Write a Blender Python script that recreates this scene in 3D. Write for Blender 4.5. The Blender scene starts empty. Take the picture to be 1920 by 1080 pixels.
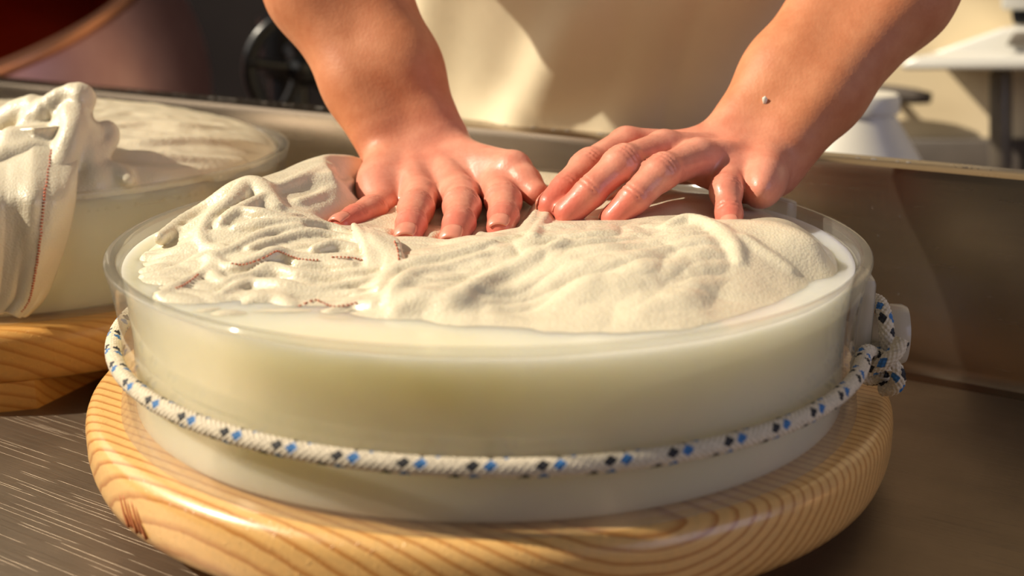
import bpy, bmesh, math, random
import numpy as np
from mathutils import Vector, Matrix

scene = bpy.context.scene
COL = scene.collection
rng = np.random.default_rng(7)
random.seed(7)

# ------------------------------------------------------------------ camera
F, PIT = 2300.0, 0.273
RIMZ = 0.147                                   # height of the mould's rim above the sink floor
CAM = np.array([0.013, -0.7125, 0.1655 + RIMZ])
cam_d = bpy.data.cameras.new('camera'); cam = bpy.data.objects.new('camera', cam_d); COL.objects.link(cam)
cam.location = CAM.tolist(); cam.rotation_euler = (math.pi / 2 - PIT, 0, 0)
cam_d.sensor_width = 36.0; cam_d.lens = F / 1920 * 36.0
cam_d.clip_start = 0.02; cam_d.clip_end = 60
cam_d.dof.use_dof = True; cam_d.dof.focus_distance = 0.735; cam_d.dof.aperture_fstop = 5.0
scene.camera = cam

# ------------------------------------------------------------------ world, sun, window light, exposure
w = bpy.data.worlds.new('world'); scene.world = w; w.use_nodes = True
bg = w.node_tree.nodes['Background']; bg.inputs[0].default_value = (0.94, 0.84, 0.69, 1); bg.inputs[1].default_value = 0.135

def lamp(name, kind, loc, direction, energy, color, **kw):
    d = bpy.data.lights.new(name, kind); d.energy = energy; d.color = color
    for k, v in kw.items(): setattr(d, k, v)
    o = bpy.data.objects.new(name, d); COL.objects.link(o); o.location = loc
    o.rotation_euler = Vector(direction).to_track_quat('-Z', 'Y').to_euler()
    return o
SUN_FROM = Vector((-0.78, -0.02, 0.62)).normalized()
lamp('sun', 'SUN', (-3, 0, 3), -SUN_FROM, 5.3, (1.0, 0.88, 0.69), angle=math.radians(1.2))
WIN = Vector((2.3, -1.5, 1.0))
lamp('window_daylight', 'AREA', WIN, Vector((0.0, 0.1, 0.1)) - WIN, 16.0, (0.66, 0.70, 1.0), shape='RECTANGLE', size=1.9, size_y=1.6)

lamp('left_window_daylight', 'AREA', (-2.5, 0.7, 1.55), (1, -0.1, -0.3), 34.0, (1.0, 0.93, 0.82), shape='RECTANGLE', size=3.4, size_y=1.9)
vs = scene.view_settings
vs.view_transform = 'Standard'; vs.look = 'None'; vs.exposure = 0.0; vs.gamma = 1.0; vs.use_curve_mapping = False

# ------------------------------------------------------------------ geometry helpers
def ray(px, py):
    u = (px - 960) / F; v = -(py - 540) / F
    c, s = math.cos(PIT), math.sin(PIT)
    return np.array([u, c + v * s, -s + v * c])
def at_z(px, py, z):
    r = ray(px, py); return CAM + (z - CAM[2]) / r[2] * r
def at_y(px, py, y):
    r = ray(px, py); return CAM + (y - CAM[1]) / r[1] * r

def new_mesh(name, verts, faces, smooth=True):
    me = bpy.data.meshes.new(name)
    verts = np.asarray(verts, dtype=np.float64)
    me.from_pydata(verts.tolist(), [], faces if isinstance(faces, list) else faces.tolist())
    if smooth: me.polygons.foreach_set('use_smooth', [True] * len(me.polygons))
    me.update()
    return me
def tag(o, label=None, cat=None, group=None, kind=None):
    if label: o['label'] = label
    if cat: o['category'] = cat
    if group: o['group'] = group
    if kind: o['kind'] = kind
    return o
def empty(name, loc=(0, 0, 0), rotz=0.0):
    o = bpy.data.objects.new(name, None); COL.objects.link(o)
    o.location = loc; o.rotation_euler = (0, 0, rotz); o.empty_display_size = 0.05
    return o
def basis(o):
    m = Matrix.LocRotScale(o.location, o.rotation_euler, o.scale)
    return basis(o.parent) @ o.matrix_parent_inverse @ m if o.parent else m
def obj(name, me, mat, parent=None, local=False):
    """link a mesh; with a parent the mesh is given in world space unless local"""
    o = bpy.data.objects.new(name, me); COL.objects.link(o)
    mats = mat if isinstance(mat, (list, tuple)) else [mat]
    if not me.materials:
        for m in mats: me.materials.append(m)
    if parent:
        o.parent = parent
        if not local: o.matrix_parent_inverse = basis(parent).inverted()
    return o
class MB:
    """collects simple shapes into one mesh"""
    def __init__(s): s.v = []; s.f = []
    def add(s, v, f):
        n = len(s.v); s.v += [tuple(map(float, p)) for p in v]; s.f += [tuple(int(i) + n for i in q) for q in f]; return s
    def box(s, c, size, R=None, bev=0.0):
        bm = bmesh.new(); bmesh.ops.create_cube(bm, size=1.0)
        bmesh.ops.scale(bm, vec=size, verts=bm.verts)
        if bev: bmesh.ops.bevel(bm, geom=bm.edges[:], offset=bev, segments=2, affect='EDGES', profile=0.5)
        M = Matrix.Translation(c) @ (R.to_4x4() if R else Matrix())
        v = [M @ p.co for p in bm.verts]; f = [[q.index for q in fc.verts] for fc in bm.faces]
        bm.free(); return s.add(v, f)
    def lathe(s, prof, n=96, M=None, close=False, a0=0.0, a1=2 * math.pi):
        full = abs(a1 - a0 - 2 * math.pi) < 1e-6
        m = n if full else n + 1
        V = []; Fc = []
        for i in range(m):
            a = a0 + (a1 - a0) * i / n
            for r, z in prof:
                p = Vector((r * math.cos(a), r * math.sin(a), z)); V.append(M @ p if M else p)
        k = len(prof)
        for i in range(n):
            j = (i + 1) % m
            for q in range(k if close else k - 1):
                q2 = (q + 1) % k
                Fc.append((i * k + q, j * k + q, j * k + q2, i * k + q2))
        return s.add(V, Fc)
    def tube(s, pts, rad, n=12, cap=True, closed=False):
        pts = [Vector(p) for p in pts]; N = len(pts)
        rad = rad if hasattr(rad, '__len__') else [rad] * N
        T = []
        for i in range(N):
            a = pts[(i + 1) % N] if (closed or i < N - 1) else pts[i]; b = pts[i - 1] if (closed or i > 0) else pts[i]
            T.append((a - b).normalized())
        up = Vector((0, 0, 1)) if abs(T[0].z) < 0.9 else Vector((1, 0, 0))
        X = (up - T[0] * up.dot(T[0])).normalized(); V = []; Fc = []
        for i in range(N):
            X = (X - T[i] * X.dot(T[i])).normalized(); Y = T[i].cross(X)
            for k in range(n):
                a = 2 * math.pi * k / n
                V.append(pts[i] + (X * math.cos(a) + Y * math.sin(a)) * rad[i])
        for i in range(N if closed else N - 1):
            j = (i + 1) % N
            for k in range(n): Fc.append((i * n + k, i * n + (k + 1) % n, j * n + (k + 1) % n, j * n + k))
        if cap and not closed:
            Fc.append(tuple(range(n))[::-1]); Fc.append(tuple((N - 1) * n + k for k in range(n)))
        return s.add(V, Fc)
    def mesh(s, name, smooth=True, angle=None):
        me = new_mesh(name, s.v, s.f, smooth)
        if True:
            bm = bmesh.new(); bm.from_mesh(me); bmesh.ops.recalc_face_normals(bm, faces=bm.faces[:])
            for e in bm.edges if angle is not None else []:
                if len(e.link_faces) == 2 and e.calc_face_angle(0) > math.radians(angle): e.smooth = False
            bm.to_mesh(me); bm.free()
        return me

def spline(P, n):
    """Catmull-Rom through the rows of P, n samples per span (any number of columns)"""
    P = np.asarray(P, float); Q = np.vstack([2 * P[0] - P[1], P, 2 * P[-1] - P[-2]]); out = []
    for i in range(1, len(Q) - 2):
        p0, p1, p2, p3 = Q[i - 1], Q[i], Q[i + 1], Q[i + 2]
        for t in np.linspace(0, 1, n, endpoint=False):
            out.append(0.5 * ((2 * p1) + (-p0 + p2) * t + (2 * p0 - 5 * p1 + 4 * p2 - p3) * t * t + (-p0 + 3 * p1 - 3 * p2 + p3) * t ** 3))
    out.append(P[-1]); return np.array(out)

# ---- signed distance fields on a grid, meshed with surface nets
def smin(a, b, k):
    if k <= 0: return np.minimum(a, b)
    h = np.clip(0.5 + 0.5 * (b - a) / k, 0, 1)
    return b + (a - b) * h - k * h * (1 - h)
def d_cone(P, a, b, r1, r2):
    """capsule with linearly changing radius"""
    a = np.asarray(a, np.float32); b = np.asarray(b, np.float32); ab = b - a; L = float(ab @ ab) + 1e-12
    X, Y, Z = P
    t = np.clip(((X - a[0]) * ab[0] + (Y - a[1]) * ab[1] + (Z - a[2]) * ab[2]) / L, 0, 1)
    d = np.sqrt((X - a[0] - t * ab[0]) ** 2 + (Y - a[1] - t * ab[1]) ** 2 + (Z - a[2] - t * ab[2]) ** 2)
    return d - (r1 + (r2 - r1) * t)
def d_ell(P, c, rad, R=None):
    X, Y, Z = P; q = np.stack([X - c[0] + 0 * Y + 0 * Z, Y - c[1] + 0 * X + 0 * Z, Z - c[2] + 0 * X + 0 * Y], -1)
    if R is not None: q = q @ np.asarray(R, np.float32)       # columns of R are the axes
    rad = np.asarray(rad, np.float32)
    k0 = np.sqrt(((q / rad) ** 2).sum(-1)); k1 = np.sqrt(((q / rad ** 2) ** 2).sum(-1)) + 1e-9
    return k0 * (k0 - 1) / k1
class Field:
    def __init__(s, lo, hi, h):
        s.lo = np.asarray(lo, float); s.h = h
        s.n = tuple(int(math.ceil(q)) + 1 for q in (np.asarray(hi, float) - s.lo) / h)
        s.D = np.full(s.n, 1.0, np.float32)
        s.ax = [(s.lo[i] + h * np.arange(s.n[i])).astype(np.float32) for i in range(3)]
    def sl(s, lo, hi):
        out = []
        for i in range(3):
            a = int(np.clip(math.floor((lo[i] - s.lo[i]) / s.h), 0, s.n[i])); b = int(np.clip(math.ceil((hi[i] - s.lo[i]) / s.h) + 1, 0, s.n[i]))
            if b <= a: return None
            out.append(slice(a, b))
        return tuple(out)
    def P(s, sl): return s.ax[0][sl[0]][:, None, None], s.ax[1][sl[1]][None, :, None], s.ax[2][sl[2]][None, None, :]
    def group(s, prims, kin, k, cut=False):
        """prims: ('c',a,b,r1,r2) or ('e',c,rad,R); blended among themselves by kin, then into the field by k"""
        m = max(kin, k) + 2.5 * s.h; lo = np.full(3, 1e9); hi = -lo
        for p in prims:
            if p[0] == 'c':
                for q, r in ((p[1], p[3]), (p[2], p[4])): lo = np.minimum(lo, np.asarray(q) - r); hi = np.maximum(hi, np.asarray(q) + r)
            else:
                r = max(p[2]); lo = np.minimum(lo, np.asarray(p[1]) - r); hi = np.maximum(hi, np.asarray(p[1]) + r)
        sl = s.sl(lo - m, hi + m)
        if sl is None: return
        P = s.P(sl); D = None
        for p in prims:
            d = d_cone(P, *p[1:]) if p[0] == 'c' else d_ell(P, *p[1:])
            D = d if D is None else smin(D, d, kin)
        D = D.astype(np.float32)
        if cut: s.D[sl] = -smin(-s.D[sl], D, k)
        else: s.D[sl] = smin(s.D[sl], D, k)
    def mesh(s):
        D = s.D; I = D < 0
        nx, ny, nz = s.n
        cnt = np.zeros((nx - 1, ny - 1, nz - 1), np.int8)
        for i in (0, 1):
            for j in (0, 1):
                for k in (0, 1): cnt += I[i:nx - 1 + i, j:ny - 1 + j, k:nz - 1 + k]
        act = (cnt > 0) & (cnt < 8)
        idx = np.argwhere(act); N = len(idx)
        lut = np.full(act.shape, -1, np.int32); lut[act] = np.arange(N)
        cor = [(i, j, k) for i in (0, 1) for j in (0, 1) for k in (0, 1)]
        val = np.stack([D[idx[:, 0] + c[0], idx[:, 1] + c[1], idx[:, 2] + c[2]] for c in cor], 1).astype(np.float64)
        acc = np.zeros((N, 3)); wt = np.zeros(N)
        for a in range(8):
            for b in range(a + 1, 8):
                ca, cb = np.array(cor[a]), np.array(cor[b])
                if np.abs(ca - cb).sum() != 1: continue
                va, vb = val[:, a], val[:, b]; m = (va < 0) != (vb < 0)
                t = np.where(m, va / np.where(m, va - vb, 1), 0)
                acc += np.where(m[:, None], ca + t[:, None] * (cb - ca), 0); wt += m
        V = s.lo + (idx + acc / wt[:, None]) * s.h
        faces = []
        for ax in range(3):
            o = [(1, 2), (2, 0), (0, 1)][ax]
            A = [slice(None)] * 3; B = [slice(None)] * 3
            A[ax] = slice(0, -1); B[ax] = slice(1, None)
            for q in o: A[q] = slice(1, -1); B[q] = slice(1, -1)
            ia, ib = I[tuple(A)], I[tuple(B)]
            e = np.argwhere(ia != ib); flip = ib[tuple(e.T)]
            e = e.copy(); 
            for q in o: e[:, q] += 1
            def cell(d0, d1):
                c = e.copy(); c[:, o[0]] += d0; c[:, o[1]] += d1
                return lut[c[:, 0], c[:, 1], c[:, 2]]
            q = np.stack([cell(-1, -1), cell(0, -1), cell(0, 0), cell(-1, 0)], 1)
            q[flip] = q[flip][:, ::-1]; faces.append(q)
        return V, np.concatenate(faces)

# ---- 2-D gradient noise
_perm = rng.permutation(256); _ang = rng.uniform(0, 2 * np.pi, 256)
def noise2(x, y, seed=0):
    xi = np.floor(x).astype(int); yi = np.floor(y).astype(int); xf = x - xi; yf = y - yi
    u = xf ** 3 * (xf * (xf * 6 - 15) + 10); v = yf ** 3 * (yf * (yf * 6 - 15) + 10)
    def g(i, j, dx, dy):
        a = _ang[_perm[(_perm[(i + seed * 37) & 255] + j) & 255]]; return np.cos(a) * dx + np.sin(a) * dy
    a = g(xi, yi, xf, yf); b = g(xi + 1, yi, xf - 1, yf); c = g(xi, yi + 1, xf, yf - 1); d = g(xi + 1, yi + 1, xf - 1, yf - 1)
    return (a + (b - a) * u) * (1 - v) + (c + (d - c) * u) * v
def smooth(a, b, x):
    t = np.clip((x - a) / (b - a), 0, 1); return t * t * (3 - 2 * t)

# ------------------------------------------------------------------ materials
def S(c):                                       # sRGB 0-255 to linear
    return tuple(((v / 255) / 12.92 if v / 255 <= 0.04045 else ((v / 255 + 0.055) / 1.055) ** 2.4) for v in c) + (1,)
class Mat:
    def __init__(s, name):
        s.m = bpy.data.materials.new(name); s.m.use_nodes = True; s.t = s.m.node_tree
        s.b = s.t.nodes['Principled BSDF']; s.out = s.t.nodes['Material Output']
    def n(s, kind, **kw):
        nd = s.t.nodes.new('ShaderNode' + kind)
        for k, v in kw.items():
            if hasattr(nd, k): setattr(nd, k, v)
        return nd
    def l(s, a, b): s.t.links.new(a, b); return s
    def set(s, **kw):
        for k, v in kw.items(): s.b.inputs[k.replace('_', ' ')].default_value = v
        return s
    def coord(s, scale=(1, 1, 1), loc=(0, 0, 0), rot=(0, 0, 0), which='Object'):
        c = s.n('TexCoord'); mp = s.n('Mapping'); mp.inputs['Scale'].default_value = scale; mp.inputs['Location'].default_value = loc; mp.inputs['Rotation'].default_value = rot
        s.l(c.outputs[which], mp.inputs['Vector']); return mp.outputs[0]
    def noise(s, vec, scale, detail=3, rough=0.5, dist=0.0):
        t = s.n('TexNoise'); t.inputs['Scale'].default_value = scale; t.inputs['Detail'].default_value = detail
        t.inputs['Roughness'].default_value = rough; t.inputs['Distortion'].default_value = dist
        if vec is not None: s.l(vec, t.inputs['Vector'])
        return t.outputs['Fac']
    def ramp(s, fac, stops):
        r = s.n('ValToRGB'); el = r.color_ramp.elements
        while len(el) < len(stops): el.new(0.5)
        for e, (p, c) in zip(el, stops): e.position = p; e.color = c
        s.l(fac, r.inputs[0]); return r.outputs[0]
    def mix(s, fac, a, b, mode='MIX'):
        x = s.n('Mix', data_type='RGBA', blend_type=mode)
        for sock, v in ((0, fac), (6, a), (7, b)):
            if hasattr(v, 'is_output'): s.l(v, x.inputs[sock])
            else: x.inputs[sock].default_value = v
        return x.outputs[2]
    def bump(s, h, strength=0.3, dist=0.001, prev=None):
        b = s.n('Bump'); b.inputs['Strength'].default_value = strength; b.inputs['Distance'].default_value = dist
        s.l(h, b.inputs['Height'])
        if prev: s.l(prev, b.inputs['Normal'])
        return b.outputs[0]
    def normal(s, o): s.l(o, s.b.inputs['Normal']); return s
    def color(s, o): s.l(o, s.b.inputs['Base Color']); return s
g4 = lambda v: (v, v, v, 1)

def mat_plain(name, c, rough=0.5, metal=0.0, var=0.12, nscale=20.0, bump=0.1, bdist=0.001, **kw):
    m = Mat(name); v = m.coord(); n = m.noise(v, nscale, 4)
    c = S(c); dk = tuple(x * (1 - var) for x in c[:3]) + (1,); lt = tuple(min(1, x * (1 + var)) for x in c[:3]) + (1,)
    m.color(m.ramp(n, [(0.3, dk), (0.7, lt)])); m.set(Roughness=rough, Metallic=metal)
    if bump: m.normal(m.bump(m.noise(v, nscale * 4, 3), bump, bdist))
    for k, x in kw.items(): m.b.inputs[k.replace('_', ' ')].default_value = x
    return m.m

def mat_steel(name, base, rough, streak=(2, 90, 2), scratch=True):
    m = Mat(name); v = m.coord(); vs_ = m.coord(scale=streak)
    blot = m.noise(v, 9, 4, 0.6); fine = m.noise(vs_, 6, 5, 0.7)
    c = S(base)
    col = m.mix(m.ramp(blot, [(0.35, g4(0)), (0.7, g4(1))]), tuple(x * (0.75 if scratch else 0.9) for x in c[:3]) + (1,), c)
    m.color(col); m.set(Metallic=1.0)
    r = m.n('MapRange'); r.inputs['To Min'].default_value = rough - (0.10 if scratch else 0.03); r.inputs['To Max'].default_value = rough + (0.14 if scratch else 0.05)
    m.l(fine, r.inputs['Value']); m.l(r.outputs[0], m.b.inputs['Roughness'])
    nb = m.bump(fine, 0.25 if scratch else 0.06, 0.0008)
    if scratch:
        va = m.coord(scale=(3.5, 260, 5), rot=(0, 0, 0.06)); sc = m.ramp(m.noise(va, 3.0, 0, 0.4, 0.0), [(0.70, g4(0)), (0.74, g4(1))])
        nb = m.bump(sc, 0.5, 0.0006, nb)
    m.normal(nb); return m.m
M_STEEL = mat_steel('brushed_steel', (160, 144, 126), 0.50)
M_STEELWALL = mat_steel('wet_steel', (156, 140, 122), 0.25, streak=(2, 2, 40), scratch=False)

def mat_wood(name, lo, hi, loc, rot, axis):
    m = Mat(name); v = m.coord(loc=loc, rot=rot, which='Object')
    wv = m.n('TexWave', wave_type='RINGS', rings_direction=axis, wave_profile='SAW')
    wv.inputs['Scale'].default_value = 52.0; wv.inputs['Distortion'].default_value = 0.8; wv.inputs['Detail'].default_value = 2.0
    wv.inputs['Detail Scale'].default_value = 1.2; m.l(v, wv.inputs['Vector'])
    col = m.ramp(wv.outputs['Fac'], [(0.0, S(hi)), (0.55, S(hi)), (0.9, S(lo)), (1.0, S(hi))])
    v2 = m.coord(scale=(6, 60, 60), rot=rot); fib = m.noise(v2, 6, 3)
    col = m.mix(0.35, col, m.ramp(fib, [(0.3, S(tuple(0.82 * x for x in hi))), (0.7, S(hi))]), 'MULTIPLY')
    big = m.noise(m.coord(), 7, 3)
    col = m.mix(m.ramp(big, [(0.35, g4(0)), (0.75, g4(0.3))]), col, S((214, 156, 80)))
    m.color(col); m.set(Roughness=0.34, Coat_Weight=0.5, Coat_Roughness=0.16)
    nb = m.bump(fib, 0.15, 0.0006)
    drop = m.noise(m.coord(), 420, 2, 0.5); nb = m.bump(m.ramp(drop, [(0.6, g4(0)), (0.72, g4(1))]), 0.35, 0.0006, nb)
    m.normal(nb); return m.m
M_WOOD = mat_wood('wet_spruce', (186, 122, 56), (240, 200, 134), (0.10, 0.16, -0.13), (0.16, 0.22, 0.45), 'Y')
M_WOOD2 = mat_wood('spruce_behind', (204, 140, 64), (236, 188, 112), (0.1, 0.1, -0.12), (0.1, 0.1, -0.3), 'X')
M_BRAND = mat_plain('burnt_brand', (178, 106, 62), 0.6, var=0.3, nscale=120)

def mat_cloth(name, c, rough=0.42):
    m = Mat(name); v = m.coord()
    big = m.noise(v, 26, 3)
    col = m.ramp(big, [(0.3, S(tuple(x * 0.955 for x in c))), (0.7, S(c))])
    m.color(col); m.set(Roughness=rough, Coat_Weight=0.35, Coat_Roughness=0.12, Subsurface_Weight=0.25, Subsurface_Scale=0.004)
    m.b.inputs['Subsurface Radius'].default_value = (1.0, 0.75, 0.45)
    wv = m.n('TexVoronoi'); wv.inputs['Scale'].default_value = 620; m.l(v, wv.inputs['Vector'])
    nb = m.bump(wv.outputs['Distance'], 0.32, 0.0007)
    nb = m.bump(m.noise(v, 110, 4, 0.6), 0.35, 0.0016, nb)
    m.normal(nb); return m.m
M_CLOTH = mat_cloth('wet_cheesecloth', (230, 219, 193))
M_STITCH = mat_plain('red_thread', (196, 112, 84), 0.6, var=0.2, nscale=300)

m = Mat('whey'); v = m.coord()
m.color(m.ramp(m.noise(v, 9, 3, 0.5, 0.4), [(0.35, S((238, 229, 196))), (0.65, S((245, 238, 214)))]))
m.set(Roughness=0.12, IOR=1.34, Subsurface_Weight=1.0, Subsurface_Scale=0.05); m.b.inputs['Subsurface Radius'].default_value = (1.0, 0.9, 0.65)
m.normal(m.bump(m.noise(v, 55, 2), 0.12, 0.002)); M_WHEY = m.m
def mat_clear(name, tint, milky, rough=0.08):
    m = Mat(name); m.t.nodes.remove(m.b)
    tr = m.n('BsdfTransparent'); tr.inputs[0].default_value = tint
    gl = m.n('BsdfGlossy'); gl.inputs['Roughness'].default_value = rough
    df = m.n('BsdfTranslucent'); df.inputs[0].default_value = S((236, 232, 222))
    d2 = m.n('BsdfDiffuse'); d2.inputs[0].default_value = S((236, 232, 222))
    a = m.n('MixShader'); a.inputs[0].default_value = 0.5; m.l(df.outputs[0], a.inputs[1]); m.l(d2.outputs[0], a.inputs[2])
    b = m.n('MixShader'); m.l(tr.outputs[0], b.inputs[1]); m.l(a.outputs[0], b.inputs[2])
    mr = m.n('MapRange'); mr.inputs['To Min'].default_value = milky * 0.6; mr.inputs['To Max'].default_value = milky * 1.5
    m.l(m.noise(m.coord(scale=(1, 1, 0.3)), 24, 4), mr.inputs['Value']); m.l(mr.outputs[0], b.inputs[0])
    lw_ = m.n('LayerWeight'); pw = m.n('Math', operation='POWER'); pw.inputs[1].default_value = 4.0; m.l(lw_.outputs['Facing'], pw.inputs[0])
    ma = m.n('Math', operation='MULTIPLY_ADD'); ma.inputs[1].default_value = 0.6; ma.inputs[2].default_value = 0.035; m.l(pw.outputs[0], ma.inputs[0])
    bp = m.bump(m.noise(m.coord(scale=(1, 1, 0.25)), 45, 2), 0.08, 0.001); m.l(bp, gl.inputs['Normal'])
    c = m.n('MixShader'); m.l(ma.outputs[0], c.inputs[0]); m.l(b.outputs[0], c.inputs[1]); m.l(gl.outputs[0], c.inputs[2])
    m.l(c.outputs[0], m.out.inputs[0]); return m.m
M_CLEAR = mat_clear('clear_acrylic', (0.96, 0.96, 0.94, 1), 0.12)
M_FROST = mat_clear('frosted_plastic', (0.9, 0.9, 0.9, 1), 0.55, 0.2)

M_ROPE = [mat_plain('rope_white', (216, 204, 182), 0.75, var=0.14, nscale=500, bump=0.4, bdist=0.0005),
          mat_plain('rope_black', (26, 26, 34), 0.6, var=0.3, nscale=500), mat_plain('rope_blue', (52, 112, 172), 0.6, var=0.2, nscale=500)]

m = Mat('skin'); at = m.n('Attribute', attribute_name='tone'); at.attribute_name = 'tone'
v = m.coord(); mott = m.noise(v, 60, 4, 0.6)
arm = m.ramp(mott, [(0.3, S((196, 122, 84))), (0.7, S((211, 141, 102)))])
hand = m.ramp(mott, [(0.3, S((214, 132, 110))), (0.7, S((230, 158, 134)))])
tip = S((214, 104, 88))
sep = m.n('SeparateColor'); m.l(at.outputs['Color'], sep.inputs[0])
c1 = m.mix(sep.outputs[0], arm, hand); c2 = m.mix(sep.outputs[1], c1, tip)
m.color(c2); m.set(Subsurface_Weight=0.15, Subsurface_Scale=0.004, Specular_IOR_Level=0.35)
m.b.inputs['Subsurface Radius'].default_value = (1.0, 0.35, 0.2)
rr = m.n('MapRange'); rr.inputs['To Min'].default_value = 0.55; rr.inputs['To Max'].default_value = 0.42; m.l(sep.outputs[0], rr.inputs['Value']); m.l(rr.outputs[0], m.b.inputs['Roughness'])
m.l(sep.outputs[2], m.b.inputs['Coat Weight']); m.b.inputs['Coat Roughness'].default_value = 0.06
vor = m.n('TexVoronoi'); vor.inputs['Scale'].default_value = 420; m.l(v, vor.inputs['Vector'])
nb = m.bump(vor.outputs['Distance'], 0.16, 0.0006); nb = m.bump(m.noise(m.coord(scale=(1, 1, 0.4)), 190, 3), 0.18, 0.0008, nb); m.normal(nb)
M_SKIN = m.m
M_NAIL = mat_plain('fingernail', (226, 146, 124), 0.25, var=0.05, nscale=80, bump=0.0)
M_APRON = mat_plain('cream_apron', (240, 227, 196), 0.62, var=0.05, nscale=14, bump=0.15, bdist=0.002)
M_SHIRT = mat_plain('dark_blue_shirt', (38, 44, 58), 0.85, var=0.2, nscale=60)
M_TROUSER = mat_plain('dark_trousers', (40, 40, 46), 0.85, var=0.2, nscale=60)
m = Mat('copper'); v = m.coord(); nn = m.noise(v, 5, 4, 0.6)
m.color(m.ramp(nn, [(0.3, S((196, 150, 154))), (0.7, S((222, 180, 182)))])); m.set(Metallic=1.0, Roughness=0.42)  # lavender of the window's reflection put into the outer copper colour
m.normal(m.bump(m.noise(m.coord(scale=(1, 1, 6)), 14, 3), 0.12, 0.004)); M_COPPER = m.m
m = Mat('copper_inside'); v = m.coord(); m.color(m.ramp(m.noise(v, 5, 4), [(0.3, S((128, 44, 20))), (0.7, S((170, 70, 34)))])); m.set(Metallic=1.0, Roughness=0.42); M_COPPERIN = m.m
M_RIM = mat_plain('copper_rim', (226, 160, 128), 0.3, metal=1.0, var=0.08, nscale=8)
M_BLACK = mat_plain('black_paint', (16, 16, 20), 0.28, var=0.2, nscale=30, bump=0.05)
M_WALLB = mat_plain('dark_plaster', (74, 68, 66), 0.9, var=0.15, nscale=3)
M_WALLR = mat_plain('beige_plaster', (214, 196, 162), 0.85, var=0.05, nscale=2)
M_FLOOR = mat_plain('brown_tile_floor', (112, 92, 76), 0.5, var=0.15, nscale=6)
M_WHITE = mat_plain('white_ceramic', (212, 210, 203), 0.25, var=0.03, nscale=5, bump=0.0)
M_GREY = mat_plain('grey_pipe_shade', (112, 104, 94), 0.4, metal=0.4, var=0.1, nscale=20)
M_DARK = mat_plain('dark_rail_shadow', (84, 76, 70), 0.5, var=0.1, nscale=20)
M_PAIL = mat_plain('white_plastic', (226, 222, 210), 0.4, var=0.04, nscale=10)
m = Mat('water_drop'); m.set(Base_Color=(0.9, 0.9, 0.88, 1), Roughness=0.05, Transmission_Weight=0.8, IOR=1.33); M_DROP = m.m

# ------------------------------------------------------------------ the room
FZ = -0.82
def plate(name, c, size, mat, rotz=0.0, kind='structure'):
    o = obj(name, MB().box((0, 0, 0), size).mesh(name, False), mat); o.location = c; o.rotation_euler = (0, 0, rotz); return tag(o, kind=kind)
plate('floor', (0, 0.6, FZ - 0.05), (7.0, 6.4, 0.1), M_FLOOR)
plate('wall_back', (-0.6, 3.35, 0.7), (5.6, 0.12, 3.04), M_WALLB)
# unseen left wall added to block sun; window opening set to admit it
lw = MB()
X0 = -2.6
def slab(y0, y1, z0, z1): lw.box((X0, (y0 + y1) / 2, (z0 + z1) / 2), (0.16, y1 - y0, z1 - z0))
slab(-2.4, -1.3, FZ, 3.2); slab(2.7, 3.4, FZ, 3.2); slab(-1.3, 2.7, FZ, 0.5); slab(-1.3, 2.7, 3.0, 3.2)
tag(obj('wall_left', lw.mesh('wall_left', False), M_WALLB), kind='structure')
wf = MB()
for y in (-1.3, 2.7): wf.box((X0, y, 1.75), (0.1, 0.06, 2.5))
for z in (0.5, 3.0): wf.box((X0, 0.7, z), (0.1, 4.0, 0.06))
tag(obj('window_1', wf.mesh('window_1', False), M_WHITE), kind='structure')
# beige wall behind the basin, turned towards the window
RWA = math.radians(-33)
RW0 = Vector((0.95, 1.25, 0))
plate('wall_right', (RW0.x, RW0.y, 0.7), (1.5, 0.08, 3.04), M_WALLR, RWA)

# ------------------------------------------------------------------ steel sink
SA = math.radians(-33.0)
SD = np.array([math.cos(SA), math.sin(SA)]); SN = np.array([-SD[1], SD[0]])     # along the back wall, and outwards through it
SOFF = 0.305
def sk(s_, n_, z): return np.array([*(SD * s_ + SN * n_), z])
sink = empty('steel_sink', (0, 0, 0), SA)
tag(sink, 'large stainless steel draining sink holding both cheese moulds', 'sink')
ST = 0.157; S0, S1, N0 = -1.25, 0.85, -0.50
me = MB().box(((S0 + S1) / 2, (N0 + SOFF) / 2, -0.006), (S1 - S0, SOFF - N0, 0.012)).mesh('sink_floor', False); obj('sink_floor', me, M_STEEL, sink, True)
wallprof = [(SOFF - 0.012, 0.0), (SOFF - 0.004, 0.003), (SOFF, 0.012), (SOFF, ST - 0.008), (SOFF + 0.002, ST - 0.002), (SOFF + 0.008, ST), (SOFF + 0.034, ST), (SOFF + 0.040, ST - 0.003), (SOFF + 0.042, ST - 0.01), (SOFF + 0.042, ST - 0.05), (SOFF + 0.038, ST - 0.05), (SOFF + 0.038, ST - 0.012), (SOFF + 0.006, ST - 0.012), (SOFF + 0.006, -0.004), (SOFF - 0.012, -0.004)]
def extrude(prof, s0, s1, axis=0, n=40):
    V = []; Fc = []; k = len(prof)
    for i in range(n + 1):
        s_ = s0 + (s1 - s0) * i / n
        wob = 0.0012 * math.sin(i * 0.9) * (1 if axis == 0 else 0)
        for a, z in prof: V.append((s_, a + (wob if 0.02 < z < ST - 0.02 and a == SOFF else 0), z) if axis == 0 else (a, s_, z))
    for i in range(n):
        for q in range(k):
            q2 = (q + 1) % k; Fc.append((i * k + q, i * k + q2, (i + 1) * k + q2, (i + 1) * k + q))
    Fc.append(tuple(range(k))[::-1]); Fc.append(tuple(n * k + q for q in range(k)))
    return V, Fc
me = MB().add(*extrude(wallprof, S0, S1)).mesh('back_panel', True, 30); obj('back_panel', me, M_STEELWALL, sink, True)
fp = [(N0 * 2 + SOFF - (a - 0), z) for a, z in wallprof]; fp = [(N0 - (a - SOFF), z) for a, z in wallprof]
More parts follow.
